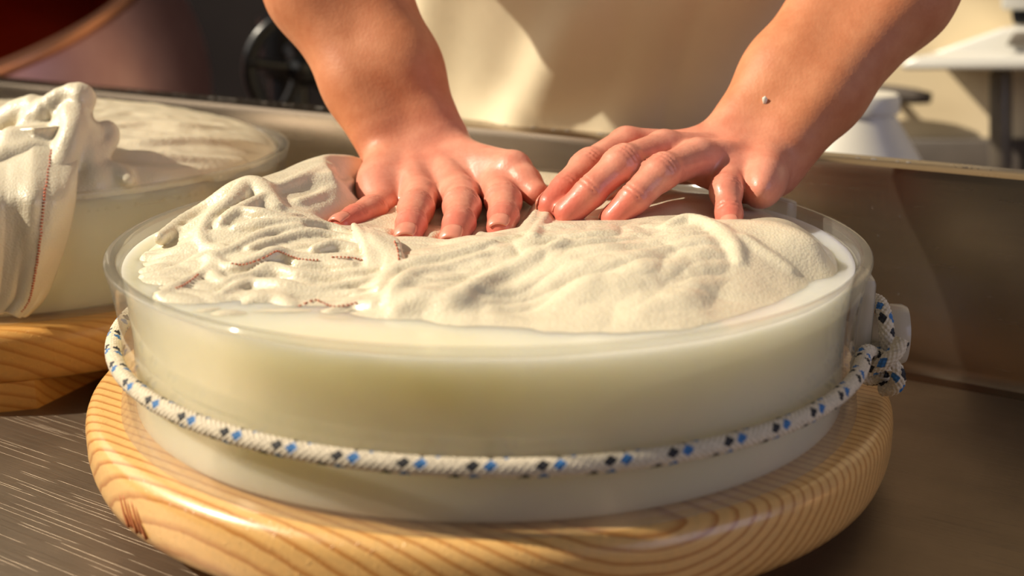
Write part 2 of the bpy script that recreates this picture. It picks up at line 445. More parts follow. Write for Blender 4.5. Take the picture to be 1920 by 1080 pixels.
me = MB().add(*extrude(fp, S0, S1)).mesh('front_panel', True, 30); obj('front_panel', me, M_STEELWALL, sink, True)
for sx, sg in ((S0, -1), (S1, 1)):
    pr = [(sx + sg * (a - SOFF), z) for a, z in wallprof]
    me = MB().add(*extrude(pr, N0, SOFF, 1)).mesh('end_panel', True, 30); obj('end_panel', me, M_STEELWALL, sink, True)
for a in (S0 + 0.06, S1 - 0.06):
    for b in (N0 + 0.06, SOFF - 0.06):
        obj('leg', MB().lathe([(0.0, FZ), (0.028, FZ), (0.028, FZ + 0.02), (0.02, FZ + 0.03), (0.02, -0.012), (0.0, -0.012)], 20, Matrix.Translation((a, b, 0))).mesh('leg', True, 40), M_STEEL, sink, True)
# drops on the back panel
dm = MB()
bm = bmesh.new(); bmesh.ops.create_icosphere(bm, subdivisions=2, radius=1.0); UV = [p.co.copy() for p in bm.verts]; UF = [[q.index for q in f.verts] for f in bm.faces]; bm.free()
for i in range(420):
    s_ = random.uniform(-0.75, 0.62); z = random.uniform(0.01, ST - 0.012); r = random.choice([0.0005, 0.0006, 0.0008, 0.0010, 0.0012])
    k = random.uniform(1.0, 1.6)
    dm.add([(s_ + p.x * r, SOFF + 0.0006 + p.y * r * 0.55, z + p.z * r * k) for p in UV], UF)
for i in range(150):
    s_ = random.uniform(-0.8, 0.5); r = random.choice([0.0008, 0.0011, 0.0015])
    dm.add([(s_ + p.x * r * 1.3, SOFF + random.uniform(0.01, 0.034) * 0 + 0.02 + p.y * r * 1.3, ST + p.z * r * 0.5) for p in UV], UF)
dr = obj('water_drops', dm.mesh('water_drops'), M_DROP, sink, True); dr['kind'] = 'stuff'

# ------------------------------------------------------------------ wooden boards
def board(c, rot, mat, label, brand, inset, R=0.238):
    root = empty('wooden_board', (c[0], c[1], 0), rot); tag(root, label, 'board')
    T0, T1 = 0.020, 0.058
    prof = [(0, T0), (R - 0.006, T0), (R - 0.003, T0 + 0.002), (R - 0.001, T0 + 0.008), (R, T0 + 0.014), (R, T1 - 0.011), (R - 0.0006, T1 - 0.0075), (R - 0.0018, T1 - 0.0045), (R - 0.004, T1 - 0.002), (R - 0.0068, T1 - 0.0005), (R - 0.010, T1), (R - 0.03, T1), (0, T1)]
    d = obj('disc', MB().lathe(prof, 160).mesh('disc', True, 40), mat, root, True)
    for sg in (-1, 1):
        V = []; x0, x1 = 0.055, 0.150
        n = 24
        for z in (0.0, T0 + 0.001):
            for x in np.linspace(x0, x1, n): V.append((x * sg, -math.sqrt((R - inset) ** 2 - x * x), z))
            for x in np.linspace(x1, x0, n): V.append((x * sg, math.sqrt((R - inset) ** 2 - x * x), z))
        k = 2 * n; Fc = [(i, (i + 1) % k, k + (i + 1) % k, k + i) for i in range(k)] + [tuple(range(k))[::-1], tuple(range(k, 2 * k))]
        obj('batten', MB().add(V, Fc).mesh('batten', False), mat, root, True)
    if brand is not None:
        mb = MB()
        for j in range(5):
            a0 = brand + j * 0.019
            P = []
            for t in np.linspace(0, 1, 8):
                a = a0 + 0.030 * t - 0.0; z = 0.042 - 0.016 * t + 0.0015 * (j % 2)
                P.append(((R - 0.0006) * math.cos(a - rot), (R - 0.0006) * math.sin(a - rot), z))
            mb.tube(P, [0.0007 + 0.0006 * math.sin(3 * t) for t in np.linspace(0, 1, 8)], 6)
        o = obj('burnt_mark', mb.mesh('burnt_mark'), M_BRAND, root, True); o['label'] = 'reddish branded mark burnt into the edge'
    return root
C2 = np.array([-0.398, 0.312])
board((0, 0.017), math.radians(78), M_WOOD, 'round wooden board under the front cheese mould', math.radians(219.5), 0.045, 0.243)
board(C2, math.radians(-20), M_WOOD2, 'round wooden board under the rear left cheese mould', None, 0.003)

# ------------------------------------------------------------------ moulds (clear hoops)
HB = 0.0582
def hoop(c, label, lug):
    root = empty('cheese_mould', (c[0], c[1], HB)); tag(root, label, 'mould')
    z = lambda q: q - HB
    prof = [(0.2110, z(HB)), (0.2176, z(HB)), (0.2165, z(0.066)), (0.2147, z(0.078)), (0.2139, z(0.092)), (0.2142, z(0.108)), (0.2156, z(0.122)), (0.2178, z(0.136)), (0.2199, z(0.1444)), (0.2198, z(0.1462)), (0.2188, z(0.147)), (0.2145, z(0.147)), (0.2132, z(0.1464)), (0.2124, z(0.144)), (0.2107, z(0.135)), (0.2091, z(0.122)), (0.2080, z(0.108)), (0.2077, z(0.092)), (0.2086, z(0.075))]
    obj('ring', MB().lathe(prof, 200, close=True).mesh('ring', True, 50), M_CLEAR, root, True)
    if lug is not None:
        for k, a in enumerate(lug):
            R = Matrix.Rotation(a, 4, 'Z')
            if k == 0:
                mb = MB().box(R @ Vector((0.2185, 0, 0.046)), (0.010, 0.034, 0.052), R.to_3x3(), 0.004)
                obj('lug_plate', mb.mesh('lug_plate', True, 40), M_FROST, root, True)
                M = R @ Matrix.Translation((0.2175, 0, 0.035)) @ Matrix.Rotation(math.pi / 2, 4, 'Y')
                pg = [(0, 0), (0.0125, 0), (0.0115, 0.004), (0.0115, 0.012), (0.0165, 0.015), (0.0178, 0.018), (0.0178, 0.024), (0.0165, 0.027), (0.010, 0.0285), (0, 0.029)]
                obj('peg', MB().lathe(pg, 40, M).mesh('peg', True, 50), M_FROST, root, True)
            else:
                mb = MB().box(R @ Vector((0.2215, 0, 0.076)), (0.010, 0.024, 0.026), R.to_3x3(), 0.003)
                obj('rim_tab', mb.mesh('rim_tab', True, 40), M_FROST, root, True)
    return root
LUG = math.radians(-7)
hoop((0, 0), 'clear plastic cheese mould full of whey tied with a flecked rope', (LUG, math.radians(28)))
hoop(C2, 'clear plastic cheese mould at the rear left with cloth hanging over it', None)
WZ = 0.1385
def whey(c, label, seed):
    root = empty('whey', (c[0], c[1], HB)); tag(root, label, 'whey')
    n, k = 140, 40; prof = [(0.2106 * i / k, None) for i in range(1, k + 1)]
    prof += [(0.2086, 0.0636), (0.2075, 0.050), (0.2072, 0.034), (0.2075, 0.022), (0.2082, 0.014), (0.2090, 0.0065), (0.2086, 0.0035), (0.206, 0.002), (0.1, 0.002), (0.02, 0.002)]
    V = []; Fc = []; q = len(prof)
    for j in range(n):
        a = 2 * math.pi * j / n
        for r, z in prof:
            x, y = r * math.cos(a), r * math.sin(a)
            if z is None: z = WZ - HB + 0.0006 * float(noise2(np.array([x * 40 + seed]), np.array([y * 40]))[0]) + 0.0016 * max(0, (r - 0.2075) / 0.0031) ** 2
            V.append((x, y, z))
    for j in range(n):
        j2 = (j + 1) % n
        for i in range(q - 1): Fc.append((j * q + i, j * q + i + 1, j2 * q + i + 1, j2 * q + i))
    Fc.append(tuple(j * q for j in range(n))); Fc.append(tuple(j * q + q - 1 for j in range(n)))
    me = MB().add(V, Fc).mesh('whey_body', True, 50)
    obj('whey_body', me, M_WHEY, root, True)
whey((0, 0), 'pale yellow whey filling the front mould around the cloth', 3)
whey(C2, 'pale yellow whey filling the rear left mould', 9)

# ------------------------------------------------------------------ joints of the two hands (the cloth is pressed down under them)
def solve(chain, y0, lens):
    """chain: pixels from fingertip back to knuckle; depth chosen so that every bone has its length"""
    P = [at_y(chain[0][0], chain[0][1], y0)]
    for (px, py), L in zip(chain[1:], lens):
        r = ray(px, py); o = CAM - P[-1]; A = r @ r; B = 2 * o @ r; Cc = o @ o - L * L; D = B * B - 4 * A * Cc
        t = (-B + math.sqrt(max(D, 0))) / (2 * A); P.append(CAM + t * r)
    return P                                     # tip, dip, pip, mcp
HANDS = []
LF = {'little': ([(640, 422), (666, 408), (696, 396), (722, 376)], 0.024, (0.016, 0.020, 0.036)),
      'ring': ([(764, 447), (771, 420), (780, 391), (788, 366)], -0.002, (0.018, 0.027, 0.040)),
      'middle': ([(850, 452), (861, 419), (866, 388), (860, 359)], -0.006, (0.019, 0.029, 0.043)),
      'index': ([(938, 430), (944, 406), (944, 377), (932, 350)], 0.008, (0.018, 0.027, 0.040))}
RF = {'little': ([(1369, 428), (1367, 400), (1361, 358), (1372, 318)], 0.010, (0.015, 0.020, 0.034)),
      'ring': ([(1153, 409), (1190, 371), (1240, 322), (1310, 290)], 0.022, (0.017, 0.026, 0.042)),
      'middle': ([(1066, 399), (1108, 359), (1166, 307), (1245, 275)], 0.030, (0.018, 0.028, 0.046)),
      'index': ([(1033, 384), (1062, 352), (1102, 313), (1175, 268)], 0.042, (0.017, 0.025, 0.043))}
RAD = {'little': (0.0074, 0.0083, 0.0095, 0.0104), 'ring': (0.0087, 0.0096, 0.0109, 0.0118), 'middle': (0.0090, 0.0100, 0.0113, 0.0122), 'index': (0.0087, 0.0097, 0.0110, 0.0121)}
def unit(v): v = np.asarray(v, float); return v / (np.linalg.norm(v) + 1e-12)
def hand(fing, wrist, elbow, thumb, heel, toward_thumb):
    prims_palm = []; fingers = []; J = {}
    for nme in ('little', 'ring', 'middle', 'index'):
        ch, y0, ln = fing[nme]; J[nme] = solve(ch, y0, ln)
    wrist = np.asarray(wrist, float); elbow = np.asarray(elbow, float)
    mc = np.mean([J[q][3] for q in J], 0); across = unit(J['index'][3] - J['little'][3]); along = unit(mc - wrist)
    dors = unit(np.cross(along, across)); dors = dors if dors[2] > 0 else -dors
    for k, nme in enumerate(('little', 'ring', 'middle', 'index')):
        base = wrist + across * (-0.018 + 0.0125 * k) - dors * 0.004; m_ = J[nme][3]
        prims_palm.append(('c', base, m_ - dors * 0.006, 0.0150, 0.0118))
        prims_palm.append(('c', base - dors * 0.008, m_ - dors * 0.010 - along * 0.008, 0.013, 0.011))
        prims_palm.append(('c', m_ - along * 0.03 + dors * 0.0005, m_ + dors * 0.001, 0.0052, 0.0092))      # tendon and knuckle
        r = RAD[nme]; t, d, p, q = J[nme]
        fingers.append([('c', q - dors * 0.002, p, r[3], r[2] * 0.96), ('c', p, d, r[2] * 0.98, r[1] * 0.98), ('c', d, t, r[1], r[0]),
                        ('c', p - unit(p - q) * 0.002, p + unit(d - p) * 0.002, r[2] * 1.06, r[2] * 1.04)])
    # wrist and forearm: two bones give a flattened section
    fa = unit(elbow - wrist)
    L = np.linalg.norm(elbow - wrist); wx = unit(across - fa * (across @ fa))
    arm = []
    for sg in (-1, 1):
        w0 = wrist + wx * 0.0155 * sg + fa * -0.002; e0 = elbow + wx * 0.017 * sg
        mid = wrist + fa * L * 0.55 + wx * 0.019 * sg
        arm += [('c', w0, wrist + fa * L * 0.22 + wx * 0.016 * sg, 0.0215, 0.0250), ('c', wrist + fa * L * 0.22 + wx * 0.016 * sg, mid, 0.0250, 0.0312), ('c', mid, e0, 0.0312, 0.0330)]
    arm.append(('c', wrist - wx * 0.021 + fa * 0.016 + dors * 0.006, wrist - wx * 0.021 + fa * 0.022 + dors * 0.007, 0.0120, 0.0110))      # ulna head
    return dict(palm=prims_palm, fingers=fingers, arm=arm, thumb=thumb, heel=heel, J=J, dors=dors, across=across, along=along, wrist=wrist, elbow=elbow)
WL = at_y(778, 268, 0.160); EL = np.array([-0.165, 0.262, 0.378])
WR = at_y(1408, 282, 0.110); ER = np.array([0.345, 0.215, 0.372])
hl = hand(LF, WL, EL, None, None, None)
hr = hand(RF, WR, ER, None, None, None)
# thumbs and the ball of the hand
hl['thumb'] = [('c', WL + hl['across'] * 0.022 + hl['along'] * 0.018 - hl['dors'] * 0.010, at_y(962, 318, 0.096), 0.0165, 0.0125), ('c', at_y(962, 318, 0.096), at_y(984, 342, 0.084), 0.0120, 0.0108), ('c', at_y(984, 342, 0.084), at_y(1006, 364, 0.072), 0.0106, 0.0085)]
hl['heel'] = [('e', at_y(715, 338, 0.118), (0.0170, 0.034, 0.0150), np.stack([hl['across'], hl['along'], hl['dors']], 1))]
hr['thumb'] = [('c', WR + hr['across'] * 0.020 + hr['along'] * 0.020 - hr['dors'] * 0.010, at_y(1225, 312, 0.125), 0.0165, 0.0125), ('c', at_y(1225, 312, 0.125), at_y(1165, 345, 0.110), 0.0120, 0.0105), ('c', at_y(1165, 345, 0.110), at_y(1120, 362, 0.098), 0.0104, 0.0085)]
hc = at_y(1432, 333, 0.072)
hr['heel'] = [('e', hc, (0.0165, 0.028, 0.0180), np.stack([hr['across'], hr['along'], hr['dors']], 1)), ('c', hc, hr['J']['little'][3] - hr['dors'] * 0.006, 0.0130, 0.0105)]

# ------------------------------------------------------------------ cheesecloth over the front cheese
def tps(C, X, Y, lam=1e-7):
    C = np.asarray(C, float); n = len(C)
    def U(r2): return 0.5 * r2 * np.log(np.maximum(r2, 1e-12))
    r2 = ((C[:, None, :2] - C[None, :, :2]) ** 2).sum(-1)
    A = np.zeros((n + 3, n + 3)); A[:n, :n] = U(r2) + lam * np.eye(n); A[:n, n] = 1; A[:n, n + 1:] = C[:, :2]; A[n, :n] = 1; A[n + 1:, :n] = C[:, :2].T
    wv = np.linalg.solve(A, np.r_[C[:, 2], 0, 0, 0])
    out = wv[n] + wv[n + 1] * X + wv[n + 2] * Y
    for i in range(n): out = out + wv[i] * U((X - C[i, 0]) ** 2 + (Y - C[i, 1]) ** 2)
    return out
H = 0.00115
gx = np.arange(-0.210, 0.2105, H); GX, GY = np.meshgrid(gx, gx, indexing='ij')
pts = []
for a in np.linspace(0, 2 * math.pi, 28, endpoint=False):
    back = math.sin(a) > 0.25; lft = math.cos(a) < -0.8
    pts.append((0.2105 * math.cos(a), 0.2105 * math.sin(a), 0.132 if not back else 0.138))
PZ = [(900, 600, .1400), (600, 585, .1375), (750, 605, .1375), (1200, 592, .1425), (1050, 603, .1405), (1400, 550, .1425), (1200, 622, .1385), (950, 630, .1370), (1400, 585, .1385), (1530, 528, .1380), (450, 572, .1375), (320, 530, .1400), (280, 470, .1420), (255, 515, .1395), (300, 555, .1390), (400, 590, .1380), (245, 480, .1400), (1490, 520, .1420),
      (760, 535, .1485), (900, 485, .1515), (1000, 435, .1570), (1100, 432, .1565), (1200, 440, .1575), (1350, 455, .1570), (1450, 450, .1555), (1100, 520, .1515), (1250, 520, .1510), (1000, 560, .1420), (1400, 505, .1480), (880, 545, .146),
      (1480, 420, .1585), (1535, 455, .1530), (1562, 490, .1420), (1130, 560, .145), (690, 540, .1425), (640, 560, .140)]
for px, py, z in PZ: pts.append(tuple(at_z(px, py, z)))
pts += [(-.03, .025, .145), (-.065, .03, .146), (.012, .03, .147), (-.035, .075, .146), (.005, .085, .147), (.04, .055, .1475), (.075, .045, .148), (.112, .038, .1545), (.125, .055, .155), (.145, .03, .149), (.165, .06, .1485), (.10, .085, .148),
        (-.100, .135, .1735), (-.125, .10, .1725), (-.15, .055, .1675), (-.16, .0, .1600), (-.12, -.015, .1560), (-.182, -.03, .1430), (-.185, .04, .1475), (-.172, .09, .150), (-.14, .14, .155), (-.10, .165, .158), (-.09, .07, .163), (-.115, .04, .159),
        (-.045, .155, .1680), (0, .16, .1585), (.05, .165, .153), (.1, .15, .150), (.16, .11, .1465), (.185, .03, .1480), (-.10, -.06, .148), (-.135, -.07, .1445), (-.065, -.03, .150), (-.07, -.07, .1465), (-.03, -.035, .1490)]
HF = tps(pts, GX, GY, 2e-7)
RR = np.hypot(GX, GY)
# wrinkles: long soft folds whose direction changes over the heap
def folds(ang, f1, f2, seed, warp=0.6):
    c, s_ = math.cos(ang), math.sin(ang); u = GX * c + GY * s_; v = -GX * s_ + GY * c
    wq = noise2(GX * 18 + 7 * seed, GY * 18, seed + 11) * warp
    n = noise2(u * f1, v * f2 + wq * 2, seed); return n
mR = smooth(-0.05, 0.0, GX) * smooth(0.03, -0.02, GY) * (1 - 0.85 * smooth(0.105, 0.14, GX)) * (0.15 + 0.85 * smooth(-0.165, -0.115, GY)) * 0.85             # front right: diagonal folds
mL = smooth(0.0, -0.06, GX) * smooth(0.05, 0.0, GY)               # front left: heaped folds
mB = smooth(0.0, 0.05, GY)                                       # behind the hands: smooth, taut
crs = lambda q, p: np.abs(q) ** p
wr = mR * (0.0075 * (crs(folds(0.80, 9, 27, 1), 0.75) - 0.3) + 0.0040 * (crs(folds(0.55, 16, 55, 2), 0.7) - 0.3) + 0.0026 * folds(1.0, 22, 44, 3))
wr += mL * (0.0060 * (crs(folds(0.15, 12, 42, 4), 0.7) - 0.3) + 0.0034 * (crs(folds(-0.2, 22, 80, 5), 0.7) - 0.3))
wr += mB * smooth(0.02, -0.05, GX) * (0.0014 * folds(0.55, 8, 95, 6) + 0.0016 * folds(0.35, 10, 40, 8)) + 0.0008 * noise2(GX * 45, GY * 45, 7) + mR * 0.0007 * noise2(GX * 130, GY * 130, 9)
HF = HF + wr
HF = np.where(RR > 0.200, HF + (0.129 - HF) * smooth(0.200, 0.2088, RR), HF)
for h_ in (hl, hr):                              # dents under fingers and palms
    for p in h_['palm'] + [q for fg in h_['fingers'] for q in fg] + h_['heel'] + h_['thumb']:
        if p[0] == 'e': smp = [(np.asarray(p[1]), min(p[2]))]
        else: smp = [(np.asarray(p[1]) * (1 - t) + np.asarray(p[2]) * t, p[3] * (1 - t) + p[4] * t) for t in np.linspace(0, 1, 7)]
        for c, r in smp:
            d = np.hypot(GX - c[0], GY - c[1]); cap = c[2] - 0.35 * r + 1.25 * np.maximum(0, d - 0.85 * r)
            HF = np.where(d < 0.06, np.minimum(HF, np.maximum(cap, 0.136)), HF)
hm = np.zeros_like(HF)
for h_ in (hl, hr):
    for q in list(h_['J'].values()):
        for c in q: hm = np.maximum(hm, smooth(0.034, 0.018, np.hypot(GX - c[0], GY - c[1])))
    for p in h_['heel'] + h_['thumb']: hm = np.maximum(hm, smooth(0.050, 0.030, np.hypot(GX - p[1][0], GY - p[1][1])))
HB_ = HF.copy()
for _ in range(14):
    pd = np.pad(HB_, 1, mode='edge'); HB_ = (pd[:-2, 1:-1] + pd[2:, 1:-1] + pd[1:-1, :-2] + pd[1:-1, 2:] + 2 * HB_) / 6
HF = HF * (1 - hm) + HB_ * hm
def hf_at(x, y):
    i = np.clip((np.asarray(x) + 0.210) / H, 0, len(gx) - 2); j = np.clip((np.asarray(y) + 0.210) / H, 0, len(gx) - 2)
    i0 = i.astype(int); j0 = j.astype(int); a = i - i0; b = j - j0
    return HF[i0, j0] * (1 - a) * (1 - b) + HF[i0 + 1, j0] * a * (1 - b) + HF[i0, j0 + 1] * (1 - a) * b + HF[i0 + 1, j0 + 1] * a * b
def on_cloth(px, py, lift=0.0):
    r = ray(px, py); t = np.linspace(0.45, 1.15, 1400); P = CAM + t[:, None] * r
    ok = np.hypot(P[:, 0], P[:, 1]) < 0.207
    below = ok & (P[:, 2] < hf_at(P[:, 0], P[:, 1]) + lift)
    k = np.argmax(below) if below.any() else np.argmin(np.abs(P[:, 2] - 0.15)); return P[k]
def RR_pad(fl): return np.hypot(fl.ax[0][:, None], fl.ax[1][None, :])
CF = Field((-0.2105, -0.2105, 0.126), (0.2105, 0.2105, 0.200), H)
sx, sy = np.gradient(HF, H); nrm = np.sqrt(1 + sx ** 2 + sy ** 2)
nX, nY = CF.n[0], CF.n[1]
HFp = np.pad(HF, ((0, max(0, nX - HF.shape[0])), (0, max(0, nY - HF.shape[1]))), mode='edge')[:nX, :nY]; nrp = np.pad(nrm, ((0, max(0, nX - nrm.shape[0])), (0, max(0, nY - nrm.shape[1]))), mode='edge')[:nX, :nY]
CF.D = np.minimum(((CF.ax[2][None, None, :] - HFp[:, :, None]) / nrp[:, :, None]), 0.02).astype(np.float32)
CF.D[RR_pad(CF) > 0.2092] = 0.02
def fold(P, lift=0.0, k=0.0022, n=5):
    """a rounded fold of cloth: rows (px, py, radius mm[, extra lift mm])"""
    Q = [np.r_[on_cloth(p[0], p[1], 0.0) + np.array([0, 0, lift + (p[3] * 1e-3 if len(p) > 3 else 0)]), p[2] * 1e-3] for p in P]
    S_ = spline(Q, n); S_[:, 3] *= 1.45 * (1 + 0.12 * np.sin(np.arange(len(S_)) * 0.9 + P[0][0])); S_[:, 2] -= 0.55 * S_[:, 3]; k = k * 1.7
    CF.group([('c', S_[i, :3], S_[i + 1, :3], S_[i, 3], S_[i + 1, 3]) for i in range(len(S_) - 1)], 0.0008, k)
    return S_
# upper left loop and roll
fold([(300, 440, 3), (360, 405, 4.5, 1), (430, 365, 5.5, 2), (470, 350, 6.5, 3), (500, 365, 5, 2), (520, 385, 3)])
fold([(465, 352, 4, 4), (430, 385, 4, 3), (395, 410, 3.6, 2), (378, 440, 3.2, 1), (392, 462, 2.8), (420, 462, 2.4)], k=0.0014)
fold([(500, 372, 3.2, 3), (450, 400, 3.4, 3), (415, 425, 2.6, 2)], k=0.0012)
fold([(420, 412, 2.6, 2), (450, 402, 3.0, 3), (490, 405, 2.6, 3), (530, 412, 3.0, 2), (565, 410, 2.4, 1), (570, 425, 2)], k=0.0012)
fold([(445, 430, 3.0, 2), (500, 425, 3.4, 3), (560, 420, 3.0, 2), (620, 425, 2.4, 1), (660, 440, 2)], k=0.0014)
fold([(390, 485, 2.6, 1), (440, 470, 3.4, 2), (500, 445, 3.6, 3), (560, 430, 3.0, 2)], k=0.0016)
fold([(470, 470, 2.6, 2), (520, 455, 3.2, 2), (580, 440, 3.0, 2), (640, 445, 2.6, 1), (690, 455, 2.6)], k=0.0014)
HEM1 = fold([(398, 483, 2.6, 1), (430, 505, 3.0, 2), (480, 492, 3.2, 3), (520, 478, 3.0, 3), (560, 487, 3.0, 2), (620, 488, 2.6, 2), (680, 488, 2.4, 1)], k=0.0012)
fold([(398, 487, 2.2, 1), (400, 512, 3.0, 1), (420, 530, 3.2, 1), (470, 520, 3.0, 1), (530, 512, 2.6, 1)], k=0.0014)
fold([(300, 552, 2.2), (350, 530, 3.0, 1), (395, 505, 2.4, 1)], k=0.0018)
fold([(470, 520, 2.8, 1), (510, 505, 3.2, 2), (560, 518, 3.0, 2), (620, 520, 3.0, 1), (690, 510, 2.8, 1), (720, 500, 2.4)], k=0.0014)
fold([(420, 548, 2.6), (470, 532, 3.4, 1), (530, 538, 3.4, 2), (590, 545, 3.2, 1), (660, 535, 3.0, 1), (710, 520, 2.4)], k=0.0015)
fold([(440, 560, 2.2), (500, 552, 3.0, 1), (560, 560, 3.0, 1), (620, 556, 2.6), (670, 548, 2.2)], k=0.0016)
fold([(455, 580, 3.0), (480, 566, 4.2, 1), (520, 562, 3.6, 1), (545, 570, 2.4)], k=0.0020)
fold([(560, 500, 2.4, 2), (610, 500, 2.6, 2), (660, 498, 2.4, 1)], k=0.0012)
fold([(590, 470, 2.6, 2), (630, 462, 3.0, 2), (680, 470, 2.6, 1)], k=0.0012)
# the gathered, pleated end beside the ring finger
for i in range(7):
    t = i / 6
    fold([(664 + 70 * t, 432 + 24 * t, 1.5, 4), (678 + 66 * t, 455 + 18 * t, 1.9, 5), (690 + 58 * t, 480 + 14 * t, 1.8, 3), (692 + 50 * t, 505 + 8 * t, 1.4, 1)], k=0.0008)
# folds that run up to the right from the knot
fold([(715, 540, 2.4), (735, 515, 3.4, 1), (780, 492, 3.2, 1), (850, 476, 3.0), (920, 455, 2.4)], k=0.003)
fold([(735, 568, 2.4), (745, 540, 3.4, 1), (775, 515, 3.2, 1), (840, 500, 2.6), (900, 480, 2.0)], k=0.003)
fold([(745, 580, 2.4), (790, 560, 4.4, 1), (835, 565, 4.0, 1), (865, 560, 2.6)], k=0.004)
fold([(850, 562, 2.0), (880, 540, 3.0, 1), (940, 510, 3.0), (1000, 480, 2.4), (1050, 455, 2.0)], k=0.004)
fold([(985, 440, 2.4), (1000, 415, 3.4, 2), (1015, 392, 3.6, 4), (1030, 380, 2.8, 4)], k=0.002)
fold([(1000, 440, 2.2), (1018, 418, 2.8, 2), (1035, 395, 2.6, 4)], k=0.0016)
fold([(1250, 425, 2.2), (1290, 412, 2.8, 2), (1340, 425, 2.8, 1), (1375, 455, 2.6), (1385, 490, 2.0)], k=0.003)
fold([(1395, 445, 1.6), (1430, 470, 2.0), (1480, 505, 1.6)], k=0.003)
fold([(620, 585, 1.8), (660, 572, 2.4), (700, 570, 1.8)], k=0.003)
# hem ribbed strips behind the left lumps
fold([(500, 360, 2.4, 1), (560, 335, 2.0, 1), (620, 310, 1.6)], k=0.003)
fold([(560, 380, 2.0, 1), (610, 360, 1.8), (660, 340, 1.4)], k=0.003)
V, Fc = CF.mesh()
keep = (V[:, 2] > 0.1275); fk = keep[Fc].all(1); Fc = Fc[fk]
used = np.unique(Fc); mp = np.full(len(V), -1); mp[used] = np.arange(len(used)); V = V[used]; Fc = mp[Fc]
cloth = empty('cheesecloth', (0, 0, WZ)); tag(cloth, 'wet cream cheesecloth heaped over the front cheese under the hands', 'cloth')
obj('cloth_sheet', new_mesh('cloth_sheet', V, Fc), M_CLOTH, cloth)
def stitch(P, parent, r=0.0005, off=0.0):
    mb = MB(); P = np.asarray(P)
    for i in range(0, len(P) - 1, 2): mb.tube([P[i], (P[i] + P[min(i + 1, len(P) - 1)]) / 2, P[min(i + 1, len(P) - 1)]], r, 6)
    return obj('red_stitching', mb.mesh('red_stitching'), M_STITCH, parent)
def cf_hit(px, py):
    r = ray(px, py); t = np.linspace(0.45, 1.1, 2600); P = CAM + t[:, None] * r
    ijk = np.round((P - CF.lo) / H).astype(int); ok = ((ijk >= 0) & (ijk < np.array(CF.n))).all(1)
    val = np.full(len(P), 1.0); val[ok] = CF.D[tuple(ijk[ok].T)]
    k = np.argmax(val < 0.0003); return P[k] - 0.0002 * r
for path in ([(434, 494), (455, 496), (475, 491), (500, 481), (518, 471), (530, 474), (545, 480), (560, 485), (580, 487), (600, 487)], [(622, 482), (645, 482), (665, 484), (682, 488)], [(740, 452), (746, 470), (748, 490)], [(330, 540), (345, 534), (360, 524), (374, 512)], [(560, 574), (590, 562), (606, 568), (625, 574), (650, 572), (672, 566)]):
    stitch([cf_hit(*p) for p in spline(path, 6)], cloth)

# ------------------------------------------------------------------ rope
def rope_mesh(path, R=0.0042, closed=False, name='rope'):
    P = np.asarray(path, float); d = np.r_[0, np.cumsum(np.linalg.norm(np.diff(P, axis=0), axis=1))]
    step = 0.00050; n = max(8, int(d[-1] / step)); s_ = np.linspace(0, d[-1], n)
    Q = np.stack([np.interp(s_, d, P[:, i]) for i in range(3)], 1)
    for _ in range(6): Q[1:-1] = (Q[:-2] + 2 * Q[1:-1] + Q[2:]) / 4
    T = np.gradient(Q, axis=0); T /= np.linalg.norm(T, axis=1)[:, None]
    X = np.cross(T[0], [0, 0, 1.0]); X /= np.linalg.norm(X) + 1e-9; FX = np.zeros_like(Q)
    for i in range(n):
        X = X - T[i] * (X @ T[i]); X /= np.linalg.norm(X); FX[i] = X
    FY = np.cross(T, FX); NV = 56; v = np.arange(NV) / NV; pitch = 0.030
    U, Vv = np.meshgrid(s_ / pitch, v, indexing='ij')
    def braid(U, Vv, K):
        a = (U + Vv) * K; b = (U - Vv) * K; ia = np.floor(a).astype(int); ib = np.floor(b).astype(int); fa = a - ia; fb = b - ib
        over = ((ia + ib) % 2) == 0
        cross = np.where(over, fa, fb); along = np.where(over, fb, fa)
        h = np.sqrt(np.clip(np.sin(np.pi * cross), 0, 1)) * (0.55 + 0.45 * np.sin(np.pi * along))
        return h, over & (np.abs(fa - 0.5) < 0.40) & (np.abs(fb - 0.5) < 0.52), ia
    h, over, ia = braid(U, Vv, 9)
    fuzz = rng.normal(0, 0.00006, h.shape)
    rad = R - 0.0008 + 0.0012 * h + fuzz
    ang = 2 * np.pi * Vv
    Vt = Q[:, None, :] + (FX[:, None, :] * np.cos(ang)[..., None] + FY[:, None, :] * np.sin(ang)[..., None]) * rad[..., None]
    I = np.arange(n * NV).reshape(n, NV); J = np.roll(I, -1, axis=1)
    Fq = np.stack([I[:-1], J[:-1], J[1:], I[1:]], -1).reshape(-1, 4)
    K = 4; _, ov, iaf = braid((U[:-1] + U[1:]) / 2, Vv[:-1] + 0.5 / NV, K)
    q = iaf % K; mi = np.where(ov & (q == 0), 1, np.where(ov & (q == 1), 2, 0)).reshape(-1)
    Fl = Fq.tolist() + [tuple(range(NV))[::-1], tuple((n - 1) * NV + k for k in range(NV))]
    me = new_mesh(name, Vt.reshape(-1, 3), Fl)
    for mm in M_ROPE: me.materials.append(mm)
    me.polygons.foreach_set('material_index', np.r_[mi, 0, 0].astype(np.int32)); me.update(); return me
def rz(th):                                     # the rope sags a little at the front left
    return 0.0935 + 0.003 * math.cos(th - math.radians(165))
RO = 0.2141 + 0.0045
rope = empty('flecked_rope', (0, -0.222, 0.088)); tag(rope, 'white braided rope with black and blue flecks tied around the front mould', 'rope')
aL = math.radians(-17)
ring = [(RO * math.cos(t), RO * math.sin(t), rz(t)) for t in np.linspace(math.radians(22), math.radians(360) + aL, 260)]
pegc = lambda rr, t, z: (lambda rr: np.array([rr * math.cos(LUG) - t * math.sin(LUG), rr * math.sin(LUG) + t * math.cos(LUG), z]))(rr - 0.0085)
PZc = HB + 0.035
